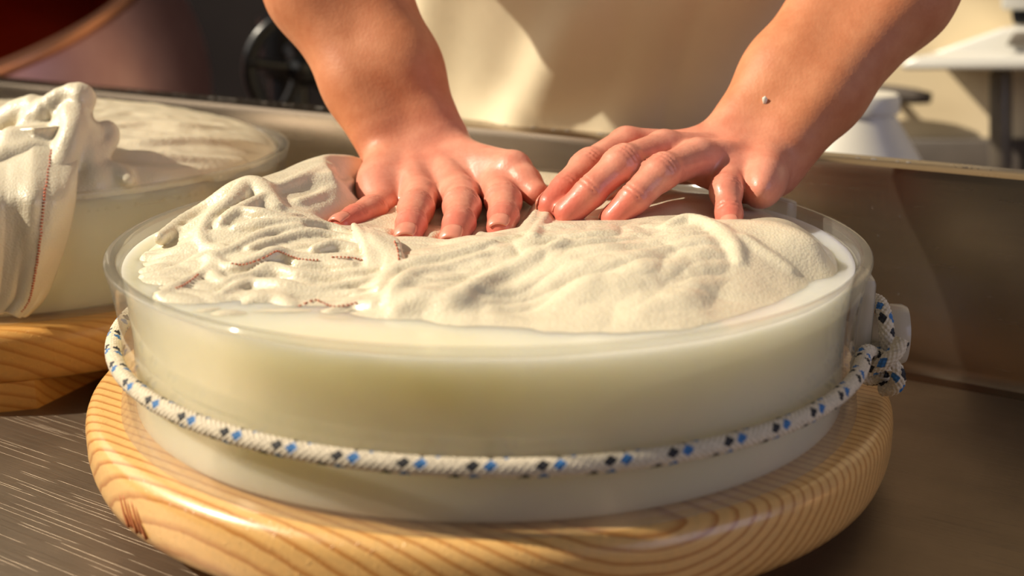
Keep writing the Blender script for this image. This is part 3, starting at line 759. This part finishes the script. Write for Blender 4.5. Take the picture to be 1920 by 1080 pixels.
# back end climbs over the peg, the front end goes into the knot under it
start = [pegc(0.2425, -0.013, PZc - 0.012), pegc(0.2400, -0.017, PZc), pegc(0.2385, -0.012, PZc + 0.013), pegc(0.2370, 0.002, PZc + 0.018), pegc(0.2340, 0.020, PZc + 0.014), pegc(0.2275, 0.050, PZc + 0.004)]
pth = np.vstack([spline(np.array(start + [ring[0]]), 8)[:-1], np.array(ring)])
tail = [ring[-1], np.array([RO * math.cos(aL + 0.04) + .002, RO * math.sin(aL + 0.04) - .001, rz(0) + 0.001]), pegc(0.2360, -0.018, PZc - 0.010), pegc(0.2400, -0.012, PZc - 0.016), pegc(0.2400, 0.004, PZc - 0.014)]
pth = np.vstack([pth, spline(np.array(tail), 10)[1:]])
obj('rope_loop', rope_mesh(pth, name='rope_loop'), M_ROPE, rope)
kc = pegc(0.2330, -0.021, PZc - 0.0135)
ex = np.array([math.cos(LUG), math.sin(LUG), 0]); ey = np.array([-math.sin(LUG), math.cos(LUG), 0]); ez = np.array([0, 0, 1.0])
kp = []
for t in np.linspace(0, 2 * math.pi * 1.9, 60):
    kp.append(kc + ex * (0.0085 * math.cos(t) - 0.003 + 0.0008 * t) + ez * (0.0085 * math.sin(t)) + ey * (-0.006 + 0.0022 * t) * 1.0)
obj('knot', rope_mesh(np.array(kp), 0.0042, name='knot'), M_ROPE, rope)
tp = [kc + ey * -0.005 + ex * -0.004, kc + ey * -0.010 + ex * 0.003 + ez * 0.006, kc + ey * -0.010 + ex * 0.009 + ez * 0.012, kc + ey * -0.007 + ex * 0.013 + ez * 0.019]
obj('rope_end', rope_mesh(spline(np.array(tp), 12), 0.0042, name='rope_end'), M_ROPE, rope)
tp = [kc + ey * -0.002 + ex * 0.006 + ez * 0.006, kc + ey * -0.006 + ex * 0.012 + ez * -0.001, kc + ey * -0.004 + ex * 0.012 + ez * -0.010, kc + ey * 0.002 + ex * 0.006 + ez * -0.014]
obj('rope_end', rope_mesh(spline(np.array(tp), 12), 0.0042, name='rope_end'), M_ROPE, rope)

# ------------------------------------------------------------------ rear mould: cloth bulging out of the mould, knotted and hanging over the edge
H2 = 0.0017
g2 = np.arange(-0.2125, 0.213, H2)
F2 = Field((C2[0] - 0.2125, C2[1] - 0.2125, 0.128), (C2[0] + 0.2125, C2[1] + 0.2125, 0.250), H2)
X2, Y2 = np.meshgrid(F2.ax[0] - C2[0], F2.ax[1] - C2[1], indexing='ij'); R2 = np.hypot(X2, Y2)
h2 = 0.1385 + 0.034 * np.sqrt(np.clip(1 - (R2 / 0.2090) ** 3.2, 0, 1)) + 0.006 * np.exp(-((X2 - 0.00) ** 2 + (Y2 - 0.09) ** 2) / 0.008)
a2 = np.arctan2(Y2 + 0.06, X2 - 0.02)
h2 = h2 + smooth(0.205, 0.17, R2) * (0.0022 * noise2(a2 * 7, R2 * 14, 3) + 0.0022 * noise2(X2 * 26, Y2 * 40, 5) + 0.0012 * noise2(X2 * 70, Y2 * 70, 6))
F2.D = np.minimum(F2.ax[2][None, None, :] - h2[:, :, None], 0.02).astype(np.float32)
F2.D[R2 > 0.2096] = 0.02
XZx, XZz = np.meshgrid(F2.ax[0], F2.ax[2], indexing='ij')
def fold2(P, k=0.004, n=5):
    """rows (px, py, world y, radius mm)"""
    Q = spline([np.r_[at_y(p[0], p[1], p[2]), p[3] * 1.35e-3] for p in P], n); k = k * 1.6
    F2.group([('c', Q[i, :3], Q[i + 1, :3], Q[i, 3], Q[i + 1, 3]) for i in range(len(Q) - 1)], 0.002, k); return Q
fold2([(150, 330, 0.165, 9), (155, 270, 0.175, 10), (140, 230, 0.18, 10), (150, 200, 0.185, 6), (148, 182, 0.185, 5)])
fold2([(40, 250, 0.18, 5), (75, 215, 0.185, 6), (115, 185, 0.19, 6), (150, 172, 0.19, 5), (165, 185, 0.19, 4), (150, 205, 0.188, 5)], k=0.003)
fold2([(0, 240, 0.20, 9), (50, 215, 0.20, 10), (100, 215, 0.195, 9), (130, 225, 0.19, 8)])
fold2([(0, 290, 0.16, 9), (40, 265, 0.165, 8), (80, 260, 0.17, 7), (120, 250, 0.175, 7)])
fold2([(-30, 330, 0.14, 10), (20, 300, 0.15, 9), (60, 290, 0.155, 8), (100, 290, 0.16, 8), (140, 280, 0.165, 7)])
fold2([(20, 260, 0.165, 6), (30, 285, 0.155, 6), (65, 305, 0.150, 6), (70, 330, 0.145, 5), (10, 320, 0.145, 6)], k=0.003)
fold2([(100, 340, 0.135, 7), (120, 300, 0.15, 7), (140, 250, 0.165, 7), (145, 225, 0.175, 6)], k=0.003)
fold2([(160, 350, 0.150, 5), (172, 330, 0.155, 5), (165, 300, 0.162, 6), (160, 270, 0.17, 6)], k=0.003)
fold2([(175, 260, 0.18, 5), (200, 245, 0.19, 5), (208, 262, 0.185, 4), (185, 290, 0.17, 5), (160, 300, 0.165, 5)], k=0.003)
fold2([(180, 345, 0.15, 5), (215, 325, 0.165, 6), (240, 340, 0.155, 4)], k=0.005)
F2.D += (0.0030 * (0.25 - np.abs(noise2(XZx * 75 + XZz * 30, XZz * 24, 6))) * smooth(0.165, 0.18, XZz) * smooth(-0.26, -0.30, XZx)).astype(np.float32)[:, None, :]
for P_ in ([(180, 262), (260, 268), (350, 262), (440, 266), (500, 272)], [(190, 285), (280, 290), (370, 300), (450, 300)], [(185, 240), (270, 232), (350, 236), (420, 240)], [(200, 310), (270, 318), (340, 318)], [(170, 225), (240, 215), (310, 220)], [(270, 330), (330, 322), (400, 318), (460, 305)]):
    Q = []
    for px, py in P_:
        r_ = ray(px, py); tt = np.linspace(0.8, 1.5, 900); pp = CAM + tt[:, None] * r_; ii = np.clip(((pp[:, 0] - F2.lo[0]) / H2).astype(int), 0, F2.n[0] - 1); jj = np.clip(((pp[:, 1] - F2.lo[1]) / H2).astype(int), 0, F2.n[1] - 1)
        kk = np.argmax(pp[:, 2] < h2[ii, jj]); Q.append(np.r_[pp[kk] - np.array([0, 0, 0.004]), 0.0065 if 0 < len(Q) < len(P_) - 1 else 0.0035])
    Q = spline(Q, 5); F2.group([('c', Q[i, :3], Q[i + 1, :3], Q[i, 3], Q[i + 1, 3]) for i in range(len(Q) - 1)], 0.002, 0.006)
V, Fc = F2.mesh(); keep = V[:, 2] > 0.1300; Fc = Fc[keep[Fc].all(1)]
used = np.unique(Fc); mp = np.full(len(V), -1); mp[used] = np.arange(len(used)); V = V[used]; Fc = mp[Fc]
cloth2 = empty('cheesecloth', (C2[0], C2[1], WZ)); tag(cloth2, 'knotted cream cheesecloth over the rear left cheese with one end hanging down', 'cloth')
obj('cloth_sheet', new_mesh('cloth_sheet', V, Fc), M_CLOTH, cloth2)
# hanging end: outline points down the outside of the mould
NU, NW = 70, 90
rows = []
edge_l = spline([(-60, 250, 0), (-62, 340, 0), (-60, 470, 0), (-55, 560, 0), (-50, 600, 0)], NU // 4)
edge_r = spline([(150, 232, 0), (146, 290, 0), (140, 350, 0), (132, 405, 0), (118, 460, 0), (100, 510, 0), (80, 555, 0), (50, 585, 0)], NU // 6)
el = np.stack([np.interp(np.linspace(0, 1, NU), np.linspace(0, 1, len(edge_l)), edge_l[:, i]) for i in range(2)], 1)
er = np.stack([np.interp(np.linspace(0, 1, NU), np.linspace(0, 1, len(edge_r)), edge_r[:, i]) for i in range(2)], 1)
def hit_outside(px, py, R):
    r = ray(px, py); o = CAM[:2] - C2; d = r[:2]; A = d @ d; B = 2 * o @ d; Cc = o @ o - R * R; t = (-B - math.sqrt(max(B * B - 4 * A * Cc, 0))) / (2 * A); return CAM + t * r
G = np.zeros((NU, NW, 3))
for i in range(NU):
    u = i / (NU - 1)
    for j in range(NW):
        q = j / (NW - 1); px = el[i, 0] * (1 - q) + er[i, 0] * q; py = el[i, 1] * (1 - q) + er[i, 1] * q
        py += 6 * math.sin(q * 9) * u
        wave = 0.0014 * math.sin(q * 24 + 2.5 * u) * (0.4 + 0.6 * u) + 0.0035 * math.sin(q * 11 - 1.6 * u + 1) + 0.004 * float(noise2(np.array([q * 6.0]), np.array([u * 3.0]), 4)[0])
        edge = 0.008 * max(0, (q - 0.9) / 0.1) ** 2
        Rr = 0.2300 + 0.006 * u + max(-0.007, wave) - edge
        p = hit_outside(px, py, Rr)
        if u < 0.36:                              # the top lies over the heap, behind the rim
            t = smooth(0.36, 0.02, u); r_ = ray(px, py); t0 = (p[1] - CAM[1]) / r_[1]; t1 = (0.158 + 0.03 * abs(q - 0.6) - CAM[1]) / r_[1]; p = CAM + r_ * (t0 + (max(t1, t0) - t0) * t)
        G[i, j] = p
I = np.arange(NU * NW).reshape(NU, NW); Fq = np.stack([I[:-1, :-1], I[:-1, 1:], I[1:, 1:], I[1:, :-1]], -1).reshape(-1, 4)
me = new_mesh('hanging_end', G.reshape(-1, 3), Fq); o = obj('hanging_end', me, M_CLOTH, cloth2)
sm = o.modifiers.new('thick', 'SOLIDIFY'); sm.thickness = 0.0022; sm.offset = -1
hem = [G[i, int(NW * (0.80 - 0.06 * math.sin(i * 0.06)))] + np.array([0.0002, -0.0036, 0.0008]) for i in range(6, NU - 3)]
stitch(spline(hem, 2), cloth2, 0.0009)

# ------------------------------------------------------------------ person: arms and hands from joints, grown as one skin
CHEST = np.array([0.085, 0.435, 0.585]); HIP = np.array([0.112, 0.545, 0.02]); SHO = [CHEST + np.array([-0.155, 0.105, 0.03]), CHEST + np.array([0.158, -0.105, 0.03])]
def fill(Fd, sides, body):
    for h_ in sides:
        Fd.group(h_['arm'], 0.020, 0.0)
        Fd.group(h_['palm'], 0.008, 0.012)
        Fd.group(h_['heel'], 0.006, 0.010)
        Fd.group(h_['thumb'], 0.004, 0.010)
        for fg in h_['fingers']: Fd.group(fg, 0.003, 0.0045)
        # creases over the finger joints and across the wrist
        for nme in h_['J']:
            t, d, p, q = h_['J'][nme]; r = RAD[nme]
            for c0, a0, rr, offs in ((p, unit(d - q), r[2] * 1.03, (-0.0032, 0.0, 0.0032)), (d, unit(t - p), r[1] * 0.99, (-0.0018, 0.0014))):
                sd = unit(np.cross(a0, h_['dors'])); up = unit(np.cross(sd, a0)); up = up if up @ h_['dors'] > 0 else -up
                for o_ in offs:
                    c1 = c0 + a0 * o_; pr = []
                    an = np.linspace(-1.1, 1.1, 7)
                    ps = [c1 + (up * math.cos(x) + sd * math.sin(x)) * (rr + 0.0006) for x in an]
                    Fd.group([('c', ps[i], ps[i + 1], 0.0006, 0.0006) for i in range(6)], 0.0003, 0.0012, cut=True)
    if body:
        for h_, sh in zip(sides, SHO):
            Fd.group([('c', h_['elbow'], sh, 0.043, 0.058)], 0.0, 0.02)
        dn = np.array([SD[0], SD[1], 0])
        Fd.group([('c', CHEST - dn * 0.09, CHEST + dn * 0.09, 0.105, 0.105), ('c', CHEST - dn * 0.07, HIP - dn * 0.08, 0.105, 0.115), ('c', CHEST + dn * 0.07, HIP + dn * 0.08, 0.105, 0.115),
                  ('c', SHO[0], SHO[1], 0.060, 0.060), ('c', CHEST + np.array([0, 0, 0.06]), CHEST + np.array([-0.02, -0.03, 0.17]), 0.058, 0.052)], 0.04, 0.03)
        for sg in (-1, 1):
            a = HIP + dn * 0.095 * sg; kx = HIP + dn * 0.105 * sg + np.array([-0.02, -0.03, -0.42]); an = HIP + dn * 0.11 * sg + np.array([0, 0, -0.78])
            Fd.group([('c', a, kx, 0.092, 0.062), ('c', kx, an, 0.060, 0.042), ('c', an + np.array([0, 0, -0.02]), an + np.array([-0.10, -0.15, -0.025]), 0.040, 0.034)], 0.03, 0.05)
parts = []
def span(pts, m): p = np.array(pts); return p.min(0) - m, p.max(0) + m
for h_ in (hl, hr):
    allp = [j for q in h_['J'].values() for j in q] + [h_['wrist']] + [q[2] for q in h_['thumb']] + [q[1] for q in h_['heel']]
    lo, hi = span(allp + [h_['elbow'] - np.array([0, 0, 0.03])], 0.030); ex_ = 0.026
    lo[:2] -= ex_ * 0.9; hi[0] += ex_; hi[1] += ex_; hi[2] = h_['elbow'][2] - 0.02
    Fd = Field(lo, hi, 0.00115); fill(Fd, [h_], False); parts.append(Fd.mesh())
Fd = Field((-0.35, 0.0, 0.325), (0.50, 0.80, 0.83), 0.008); fill(Fd, [hl, hr], True); vb, fb = Fd.mesh(); parts.append((vb, fb))
Fd = Field((-0.30, 0.05, FZ - 0.01), (0.45, 0.80, 0.37), 0.009); sides = []
def lower(Fd):
    fill(Fd, [], True)
lower(Fd); parts.append(Fd.mesh())
Vs = []; Fs = []; n0 = 0
for v_, f_ in parts: Vs.append(v_); Fs.append(f_ + n0); n0 += len(v_)
V = np.concatenate(Vs); Fc = np.concatenate(Fs)
person = empty('person', (HIP[0], HIP[1], FZ), 0.0); tag(person, 'person in a cream apron pressing both wet hands onto the cloth-covered cheese', 'person')
me = new_mesh('body', V, Fc)
tone = np.zeros((len(V), 4), np.float32); tone[:, 3] = 1
pid = np.concatenate([np.full(len(v_), i) for i, (v_, f_) in enumerate(parts)])
for hi_, h_ in enumerate((hl, hr)):
    s_ = (V - h_['wrist']) @ unit(h_['elbow'] - h_['wrist']); near = pid == hi_
    tone[:, 0] = np.where(near, np.maximum(tone[:, 0], smooth(0.035, -0.03, s_)), tone[:, 0])
    tone[:, 2] = np.maximum(tone[:, 2], np.where(near, smooth(0.0, -0.05, s_) * 0.32, 0))
    for q in h_['J'].values():
        d = np.linalg.norm(V - q[0], axis=1); dk = np.linalg.norm(V - q[2], axis=1)
        tone[:, 1] = np.maximum(tone[:, 1], np.maximum(0.75 * smooth(0.034, 0.006, d), 0.35 * smooth(0.016, 0.006, dk)))
ca = me.color_attributes.new('tone', 'FLOAT_COLOR', 'POINT'); ca.data.foreach_set('color', tone.ravel())
body = obj('body', me, M_SKIN, person)
def nail(h_, nme, back=0.0):
    t, d, p, q = h_['J'][nme]; r = RAD[nme][0]; a = unit(t - d); sd = unit(np.cross(a, h_['dors'])); up = unit(np.cross(sd, a)); up = up if up @ h_['dors'] > 0 else -up
    up = unit(up + np.array([0, back, 0]) - a * (back * a[1])); sd = unit(np.cross(a, up))
    n, m_ = 9, 8; Vn = []
    for i in range(m_ + 1):
        u = i / m_; al = -0.0045 + 0.0115 * u
        wd = 0.85 * (1 - 0.25 * abs(2 * u - 1) ** 3)
        for j in range(n + 1):
            x = (2 * j / n - 1) * wd; drop = 0.0016 * max(0, u - 0.55) ** 2 * 6
            Vn.append(t + a * al + (up * math.cos(x) + sd * math.sin(x)) * (r + 0.0003 + 0.0003 * math.sin(math.pi * u)) - up * drop)
    Fn = [(i * (n + 1) + j, i * (n + 1) + j + 1, (i + 1) * (n + 1) + j + 1, (i + 1) * (n + 1) + j) for i in range(m_) for j in range(n)]
    o = obj('fingernail', MB().add(Vn, Fn).mesh('fingernail'), M_NAIL, body); md = o.modifiers.new('thick', 'SOLIDIFY'); md.thickness = 0.0008; md.offset = -1
for nme in RAD: nail(hl, nme, 0.15); nail(hr, nme, 1.9)
# apron and shirt
GA = math.radians(-50); GD = np.array([math.cos(GA), math.sin(GA), 0]); GF = np.array([math.sin(GA), -math.cos(GA), 0])
def garment(name, rx, ry, z0, z1, a0, a1, mat, thick, fold_fn, nz=90, na=150):
    V = []
    for i in range(nz + 1):
        z = z0 + (z1 - z0) * i / nz; t = np.clip((z - HIP[2]) / (CHEST[2] - HIP[2]), -0.6, 1.2); c = HIP + (CHEST - HIP) * max(t, 0)
        for j in range(na + 1):
            a = a0 + (a1 - a0) * j / na
            e = fold_fn(a, z)
            p = c + GD * (rx + e) * math.sin(a) + GF * (ry + e) * math.cos(a); V.append((p[0], p[1], z))
    Fn = [(i * (na + 1) + j, i * (na + 1) + j + 1, (i + 1) * (na + 1) + j + 1, (i + 1) * (na + 1) + j) for i in range(nz) for j in range(na)]
    o = obj(name, MB().add(V, Fn).mesh(name), mat, person); md = o.modifiers.new('thick', 'SOLIDIFY'); md.thickness = thick; md.offset = 0
    return o
def apron_fold(a, z):
    e = 0.002 * math.sin(a * 5 + 9 * z) + 0.024 * math.exp(-((z - 0.33) / 0.13) ** 2)
    d_ = a * 0.55 - (z - 0.2) * 2.0                                   # long diagonal folds across the belly
    q = float(noise2(np.array([d_ * 3.0 + 2.3]), np.array([a * 0.9 + z * 1.5]), 2)[0])
    e += 0.016 * (abs(q) ** 0.8 - 0.25) * smooth(-0.25, 0.15, a)
    e += 0.016 * math.exp(-((a + 0.42 - (z - 0.17) * 2.6) / 0.16) ** 2) * smooth(0.42, 0.30, z) + 0.010 * math.exp(-((a - 0.25 - (z - 0.17) * 3.2) / 0.13) ** 2) * smooth(0.36, 0.26, z)
    return e + 0.02 * smooth(0.1, -0.5, z)
garment('apron', 0.225, 0.150, -0.45, 0.62, -1.75, 1.75, M_APRON, 0.003, apron_fold)
garment('trousers', 0.218, 0.145, -0.16, 0.10, 0, 2 * math.pi, M_TROUSER, 0.003, lambda a, z: 0.003 * math.sin(a * 6))
garment('shirt', 0.216, 0.143, 0.06, 0.60, 0, 2 * math.pi, M_SHIRT, 0.003, lambda a, z: 0.004 * math.sin(a * 7 + z * 8))

# ------------------------------------------------------------------ copper kettle behind the sink, tilted
kt = empty('copper_kettle', (-1.12, 1.62, FZ)); tag(kt, 'large tilted copper cheese kettle behind the sink', 'kettle')
K0 = Vector((-1.10, 1.60, 0.20)); KM = Matrix.Translation(K0) @ Matrix.Rotation(math.radians(-8), 4, 'Y') @ Matrix.Rotation(math.radians(20), 4, 'X')
out = [(0.0, -0.62), (0.18, -0.60), (0.33, -0.53), (0.44, -0.41), (0.49, -0.27), (0.495, -0.16), (0.475, -0.06), (0.455, 0.0)]
so = spline(np.array(out), 8)
obj('bowl', MB().lathe([tuple(p) for p in so], 96, KM).mesh('bowl'), M_COPPER, kt)
obj('lining', MB().lathe([(max(0, p[0] - 0.008), p[1] + 0.006) for p in so], 96, KM).mesh('lining'), M_COPPERIN, kt)
rim = [(0.462 + 0.013 * math.cos(t), 0.004 + 0.013 * math.sin(t)) for t in np.linspace(0, 2 * math.pi, 14, endpoint=False)]
obj('rolled_rim', MB().lathe(rim, 110, KM, close=True).mesh('rolled_rim'), M_RIM, kt)
bd = [(0.4965, -0.20), (0.503, -0.198), (0.503, -0.172), (0.4965, -0.17)]
ped = MB().lathe([(0.0, 0), (0.26, 0), (0.26, 0.03), (0.12, 0.06), (0.10, 0.30), (0.16, 0.42), (0.0, 0.44)], 48, Matrix.Translation((-1.12, 1.62, FZ)))
obj('pedestal', ped.mesh('pedestal', True, 40), M_BLACK, kt)

# ------------------------------------------------------------------ black handwheel
HWc = Vector(at_y(568, 128, 1.05)); HWR = 0.083
hw = empty('handwheel', tuple(HWc)); tag(hw, 'black spoked valve handwheel behind the sink', 'wheel')
HM = Matrix.Translation(HWc) @ Matrix.Rotation(math.radians(18), 4, 'Z') @ Matrix.Rotation(math.radians(90 + 8), 4, 'X')
tor = [(HWR - 0.008 + 0.0105 * math.cos(t), 0.0105 * math.sin(t)) for t in np.linspace(0, 2 * math.pi, 14, endpoint=False)]
obj('wheel_rim', MB().lathe(tor, 64, HM, close=True).mesh('wheel_rim'), M_BLACK, hw)
obj('hub', MB().lathe([(0, -0.03), (0.016, -0.03), (0.024, -0.012), (0.024, 0.012), (0.014, 0.02), (0.012, 0.026), (0, 0.028)], 32, HM).mesh('hub', True, 40), M_BLACK, hw)
for k in range(5):
    a = math.radians(27 + 72 * k); c, s_ = math.cos(a), math.sin(a)
    P = [HM @ Vector((c * r, s_ * r, 0.004 * math.sin(r * 40))) for r in np.linspace(0.016, HWR - 0.010, 8)]
    obj('spoke', MB().tube(P, [0.0105, 0.0095, 0.0085, 0.0080, 0.0080, 0.0085, 0.0095, 0.011], 12).mesh('spoke'), M_BLACK, hw)
P = [HM @ Vector((0, 0, -z)) for z in np.linspace(0.02, 0.16, 4)]
obj('stem', MB().tube(P, 0.011, 16).mesh('stem', True, 40), M_BLACK, hw)
vp = HM @ Vector((0, 0, -0.16))
obj('valve_pipe', MB().lathe([(0, FZ), (0.045, FZ), (0.045, FZ + 0.03), (0.03, FZ + 0.04), (0.03, vp.z - 0.05), (0.042, vp.z - 0.04), (0.042, vp.z + 0.04), (0.0, vp.z + 0.05)], 32, Matrix.Translation((vp.x, vp.y, 0))).mesh('valve_pipe', True, 40), M_BLACK, hw)

# ------------------------------------------------------------------ right background: basin, dispenser, pipes, pail
RWR = Matrix.Rotation(RWA, 4, 'Z'); RWM = Matrix.Translation(RW0) @ RWR         # local x along the wall, -y into the room
def on_wall(px, py, off=0.0):
    r = ray(px, py); n = np.array(RWR @ Vector((0, -1, 0)))[:3]; p0 = np.array(RW0) + n * (0.04 + off); t = ((p0 - CAM) @ n) / (r @ n); return RWM.inverted() @ Vector(CAM + t * r)

bs = empty('wash_basin', tuple(RWM @ Vector((on_wall(1800, 130).x, -0.04, FZ)))); tag(bs, 'white wash basin with sloping side at the right edge', 'basin')
def wall_poly(P, off0, off1, name, mat, parent, bev=0.006):
    L = [on_wall(px, py, off1) for px, py in P]; bm = bmesh.new()
    A = [bm.verts.new(RWM @ Vector((q.x, -0.04 - off1, q.z))) for q in L]; f = bm.faces.new(A)
    g = bmesh.ops.extrude_face_region(bm, geom=[f]); nv = [e for e in g['geom'] if isinstance(e, bmesh.types.BMVert)]
    bmesh.ops.translate(bm, verts=nv, vec=RWR @ Vector((0, off1 - off0, 0)))
    bmesh.ops.recalc_face_normals(bm, faces=bm.faces[:])
    if bev: bmesh.ops.bevel(bm, geom=bm.edges[:], offset=bev, segments=3, affect='EDGES', profile=0.5)
    me = bpy.data.meshes.new(name); bm.to_mesh(me); bm.free(); me.polygons.foreach_set('use_smooth', [True] * len(me.polygons))
    return obj(name, me, mat, parent)
wall_poly([(1688, 131), (1690, 117), (1720, 106), (2080, 106), (2080, 131)], 0.001, 0.20, 'basin_lip', M_WHITE, bs)
wall_poly([(1722, 108), (1880, 52), (2080, 52), (2080, 108)], 0.001, 0.12, 'splashback', M_WHITE, bs)
wall_poly([(1852, 131), (1888, 131), (1888, 330), (1852, 330)], 0.05, 0.10, 'drain_pipe', M_GREY, bs, 0.01)
sd_ = empty('soap_dispenser', tuple(RWM @ Vector((on_wall(1905, 20).x, -0.09, on_wall(1905, 46).z)))); tag(sd_, 'white soap dispenser with black nozzle above the basin', 'dispenser')
wall_poly([(1876, -60), (1990, -60), (1990, 19), (1876, 19)], 0.0, 0.10, 'dispenser_body', M_WHITE, sd_)
wall_poly([(1893, 17), (1950, 17), (1945, 47), (1898, 47)], 0.02, 0.09, 'nozzle', M_BLACK, sd_)
wall_poly([(1900, 60), (1940, 60), (1960, 86), (1885, 86)], 0.122, 0.14, 'basin_shade', M_GREY, bs, 0.003)  # grey piece added for the shaded block on the basin
ra = empty('wall_rail', tuple(RWM @ Vector((on_wall(1700, 280).x, -0.04, on_wall(1700, 290).z)))); tag(ra, 'brown rail along the foot of the beige wall', 'rail')
wall_poly([(1560, 262), (2080, 262), (2080, 400), (1560, 400)], 0.0, 0.03, 'rail_board', M_DARK, ra, 0.004)
lv = empty('shadow_bar', tuple(RWM @ Vector((on_wall(1690, 170).x, -0.04, on_wall(1690, 170).z)))); tag(lv, 'dark bar standing in for a blurred shadow on the beige wall', 'bar')  # solid dark bar in place of a pipe's blurred shadow
q0 = on_wall(1600, 168, 0.05); q1 = on_wall(1745, 184, 0.05)
obj('bar', MB().tube([RWM @ q0.lerp(q1, t) for t in np.linspace(0, 1, 6)], [0.010, 0.013, 0.014, 0.014, 0.013, 0.009], 14).mesh('bar'), M_DARK, lv)
obj('bar_stub', MB().tube([RWM @ (q0.lerp(q1, 0.35) + Vector((0, y, 0))) for y in (0.0, 0.05)], 0.008, 12).mesh('bar_stub'), M_DARK, lv)
pc = at_y(1610, 190, 0.82)
dr_ = empty('plastic_drum', (pc[0], pc[1], FZ)); tag(dr_, 'white plastic drum standing behind the sink beside the person', 'drum')
zt = float(pc[2]) - FZ
obj('drum_body', MB().lathe([(0, 0), (0.11, 0), (0.115, 0.01), (0.115, zt - 0.16), (0.10, zt - 0.10), (0.045, zt - 0.015), (0.045, zt)], 48, Matrix.Translation((pc[0], pc[1], FZ))).mesh('drum_body', True, 40), M_PAIL, dr_)
obj('cap', MB().lathe([(0.0, zt + 0.012), (0.046, zt + 0.010), (0.05, zt + 0.004), (0.05, zt - 0.012), (0.046, zt - 0.014)], 32, Matrix.Translation((pc[0], pc[1], FZ))).mesh('cap', True, 40), M_PAIL, dr_)

# ------------------------------------------------------------------ crumb of curd stuck to the forearm
bv = parts[1][0]; dv = bv - CAM; c_, s_ = math.cos(PIT), math.sin(PIT); dep = dv[:, 1] * c_ - dv[:, 2] * s_; up_ = dv[:, 1] * s_ + dv[:, 2] * c_
uu = 960 + dv[:, 0] / dep * F; vv = 540 - up_ / dep * F
cand = np.where(np.hypot(uu - 1428, vv - 183) < 7)[0]; cp = bv[cand[np.argmin(dep[cand])]]
mb = MB().add([(cp[0] + p.x * 0.0017 * (1 + 0.2 * math.sin(5 * p.z)), cp[1] - 0.0012 + p.y * 0.0011, cp[2] + p.z * 0.0028 * (1 + 0.15 * math.sin(7 * p.x))) for p in UV], UF)
tag(obj('curd_crumb', mb.mesh('curd_crumb'), M_PAIL), 'tiny white crumb of curd stuck to the forearm on the right', 'crumb')
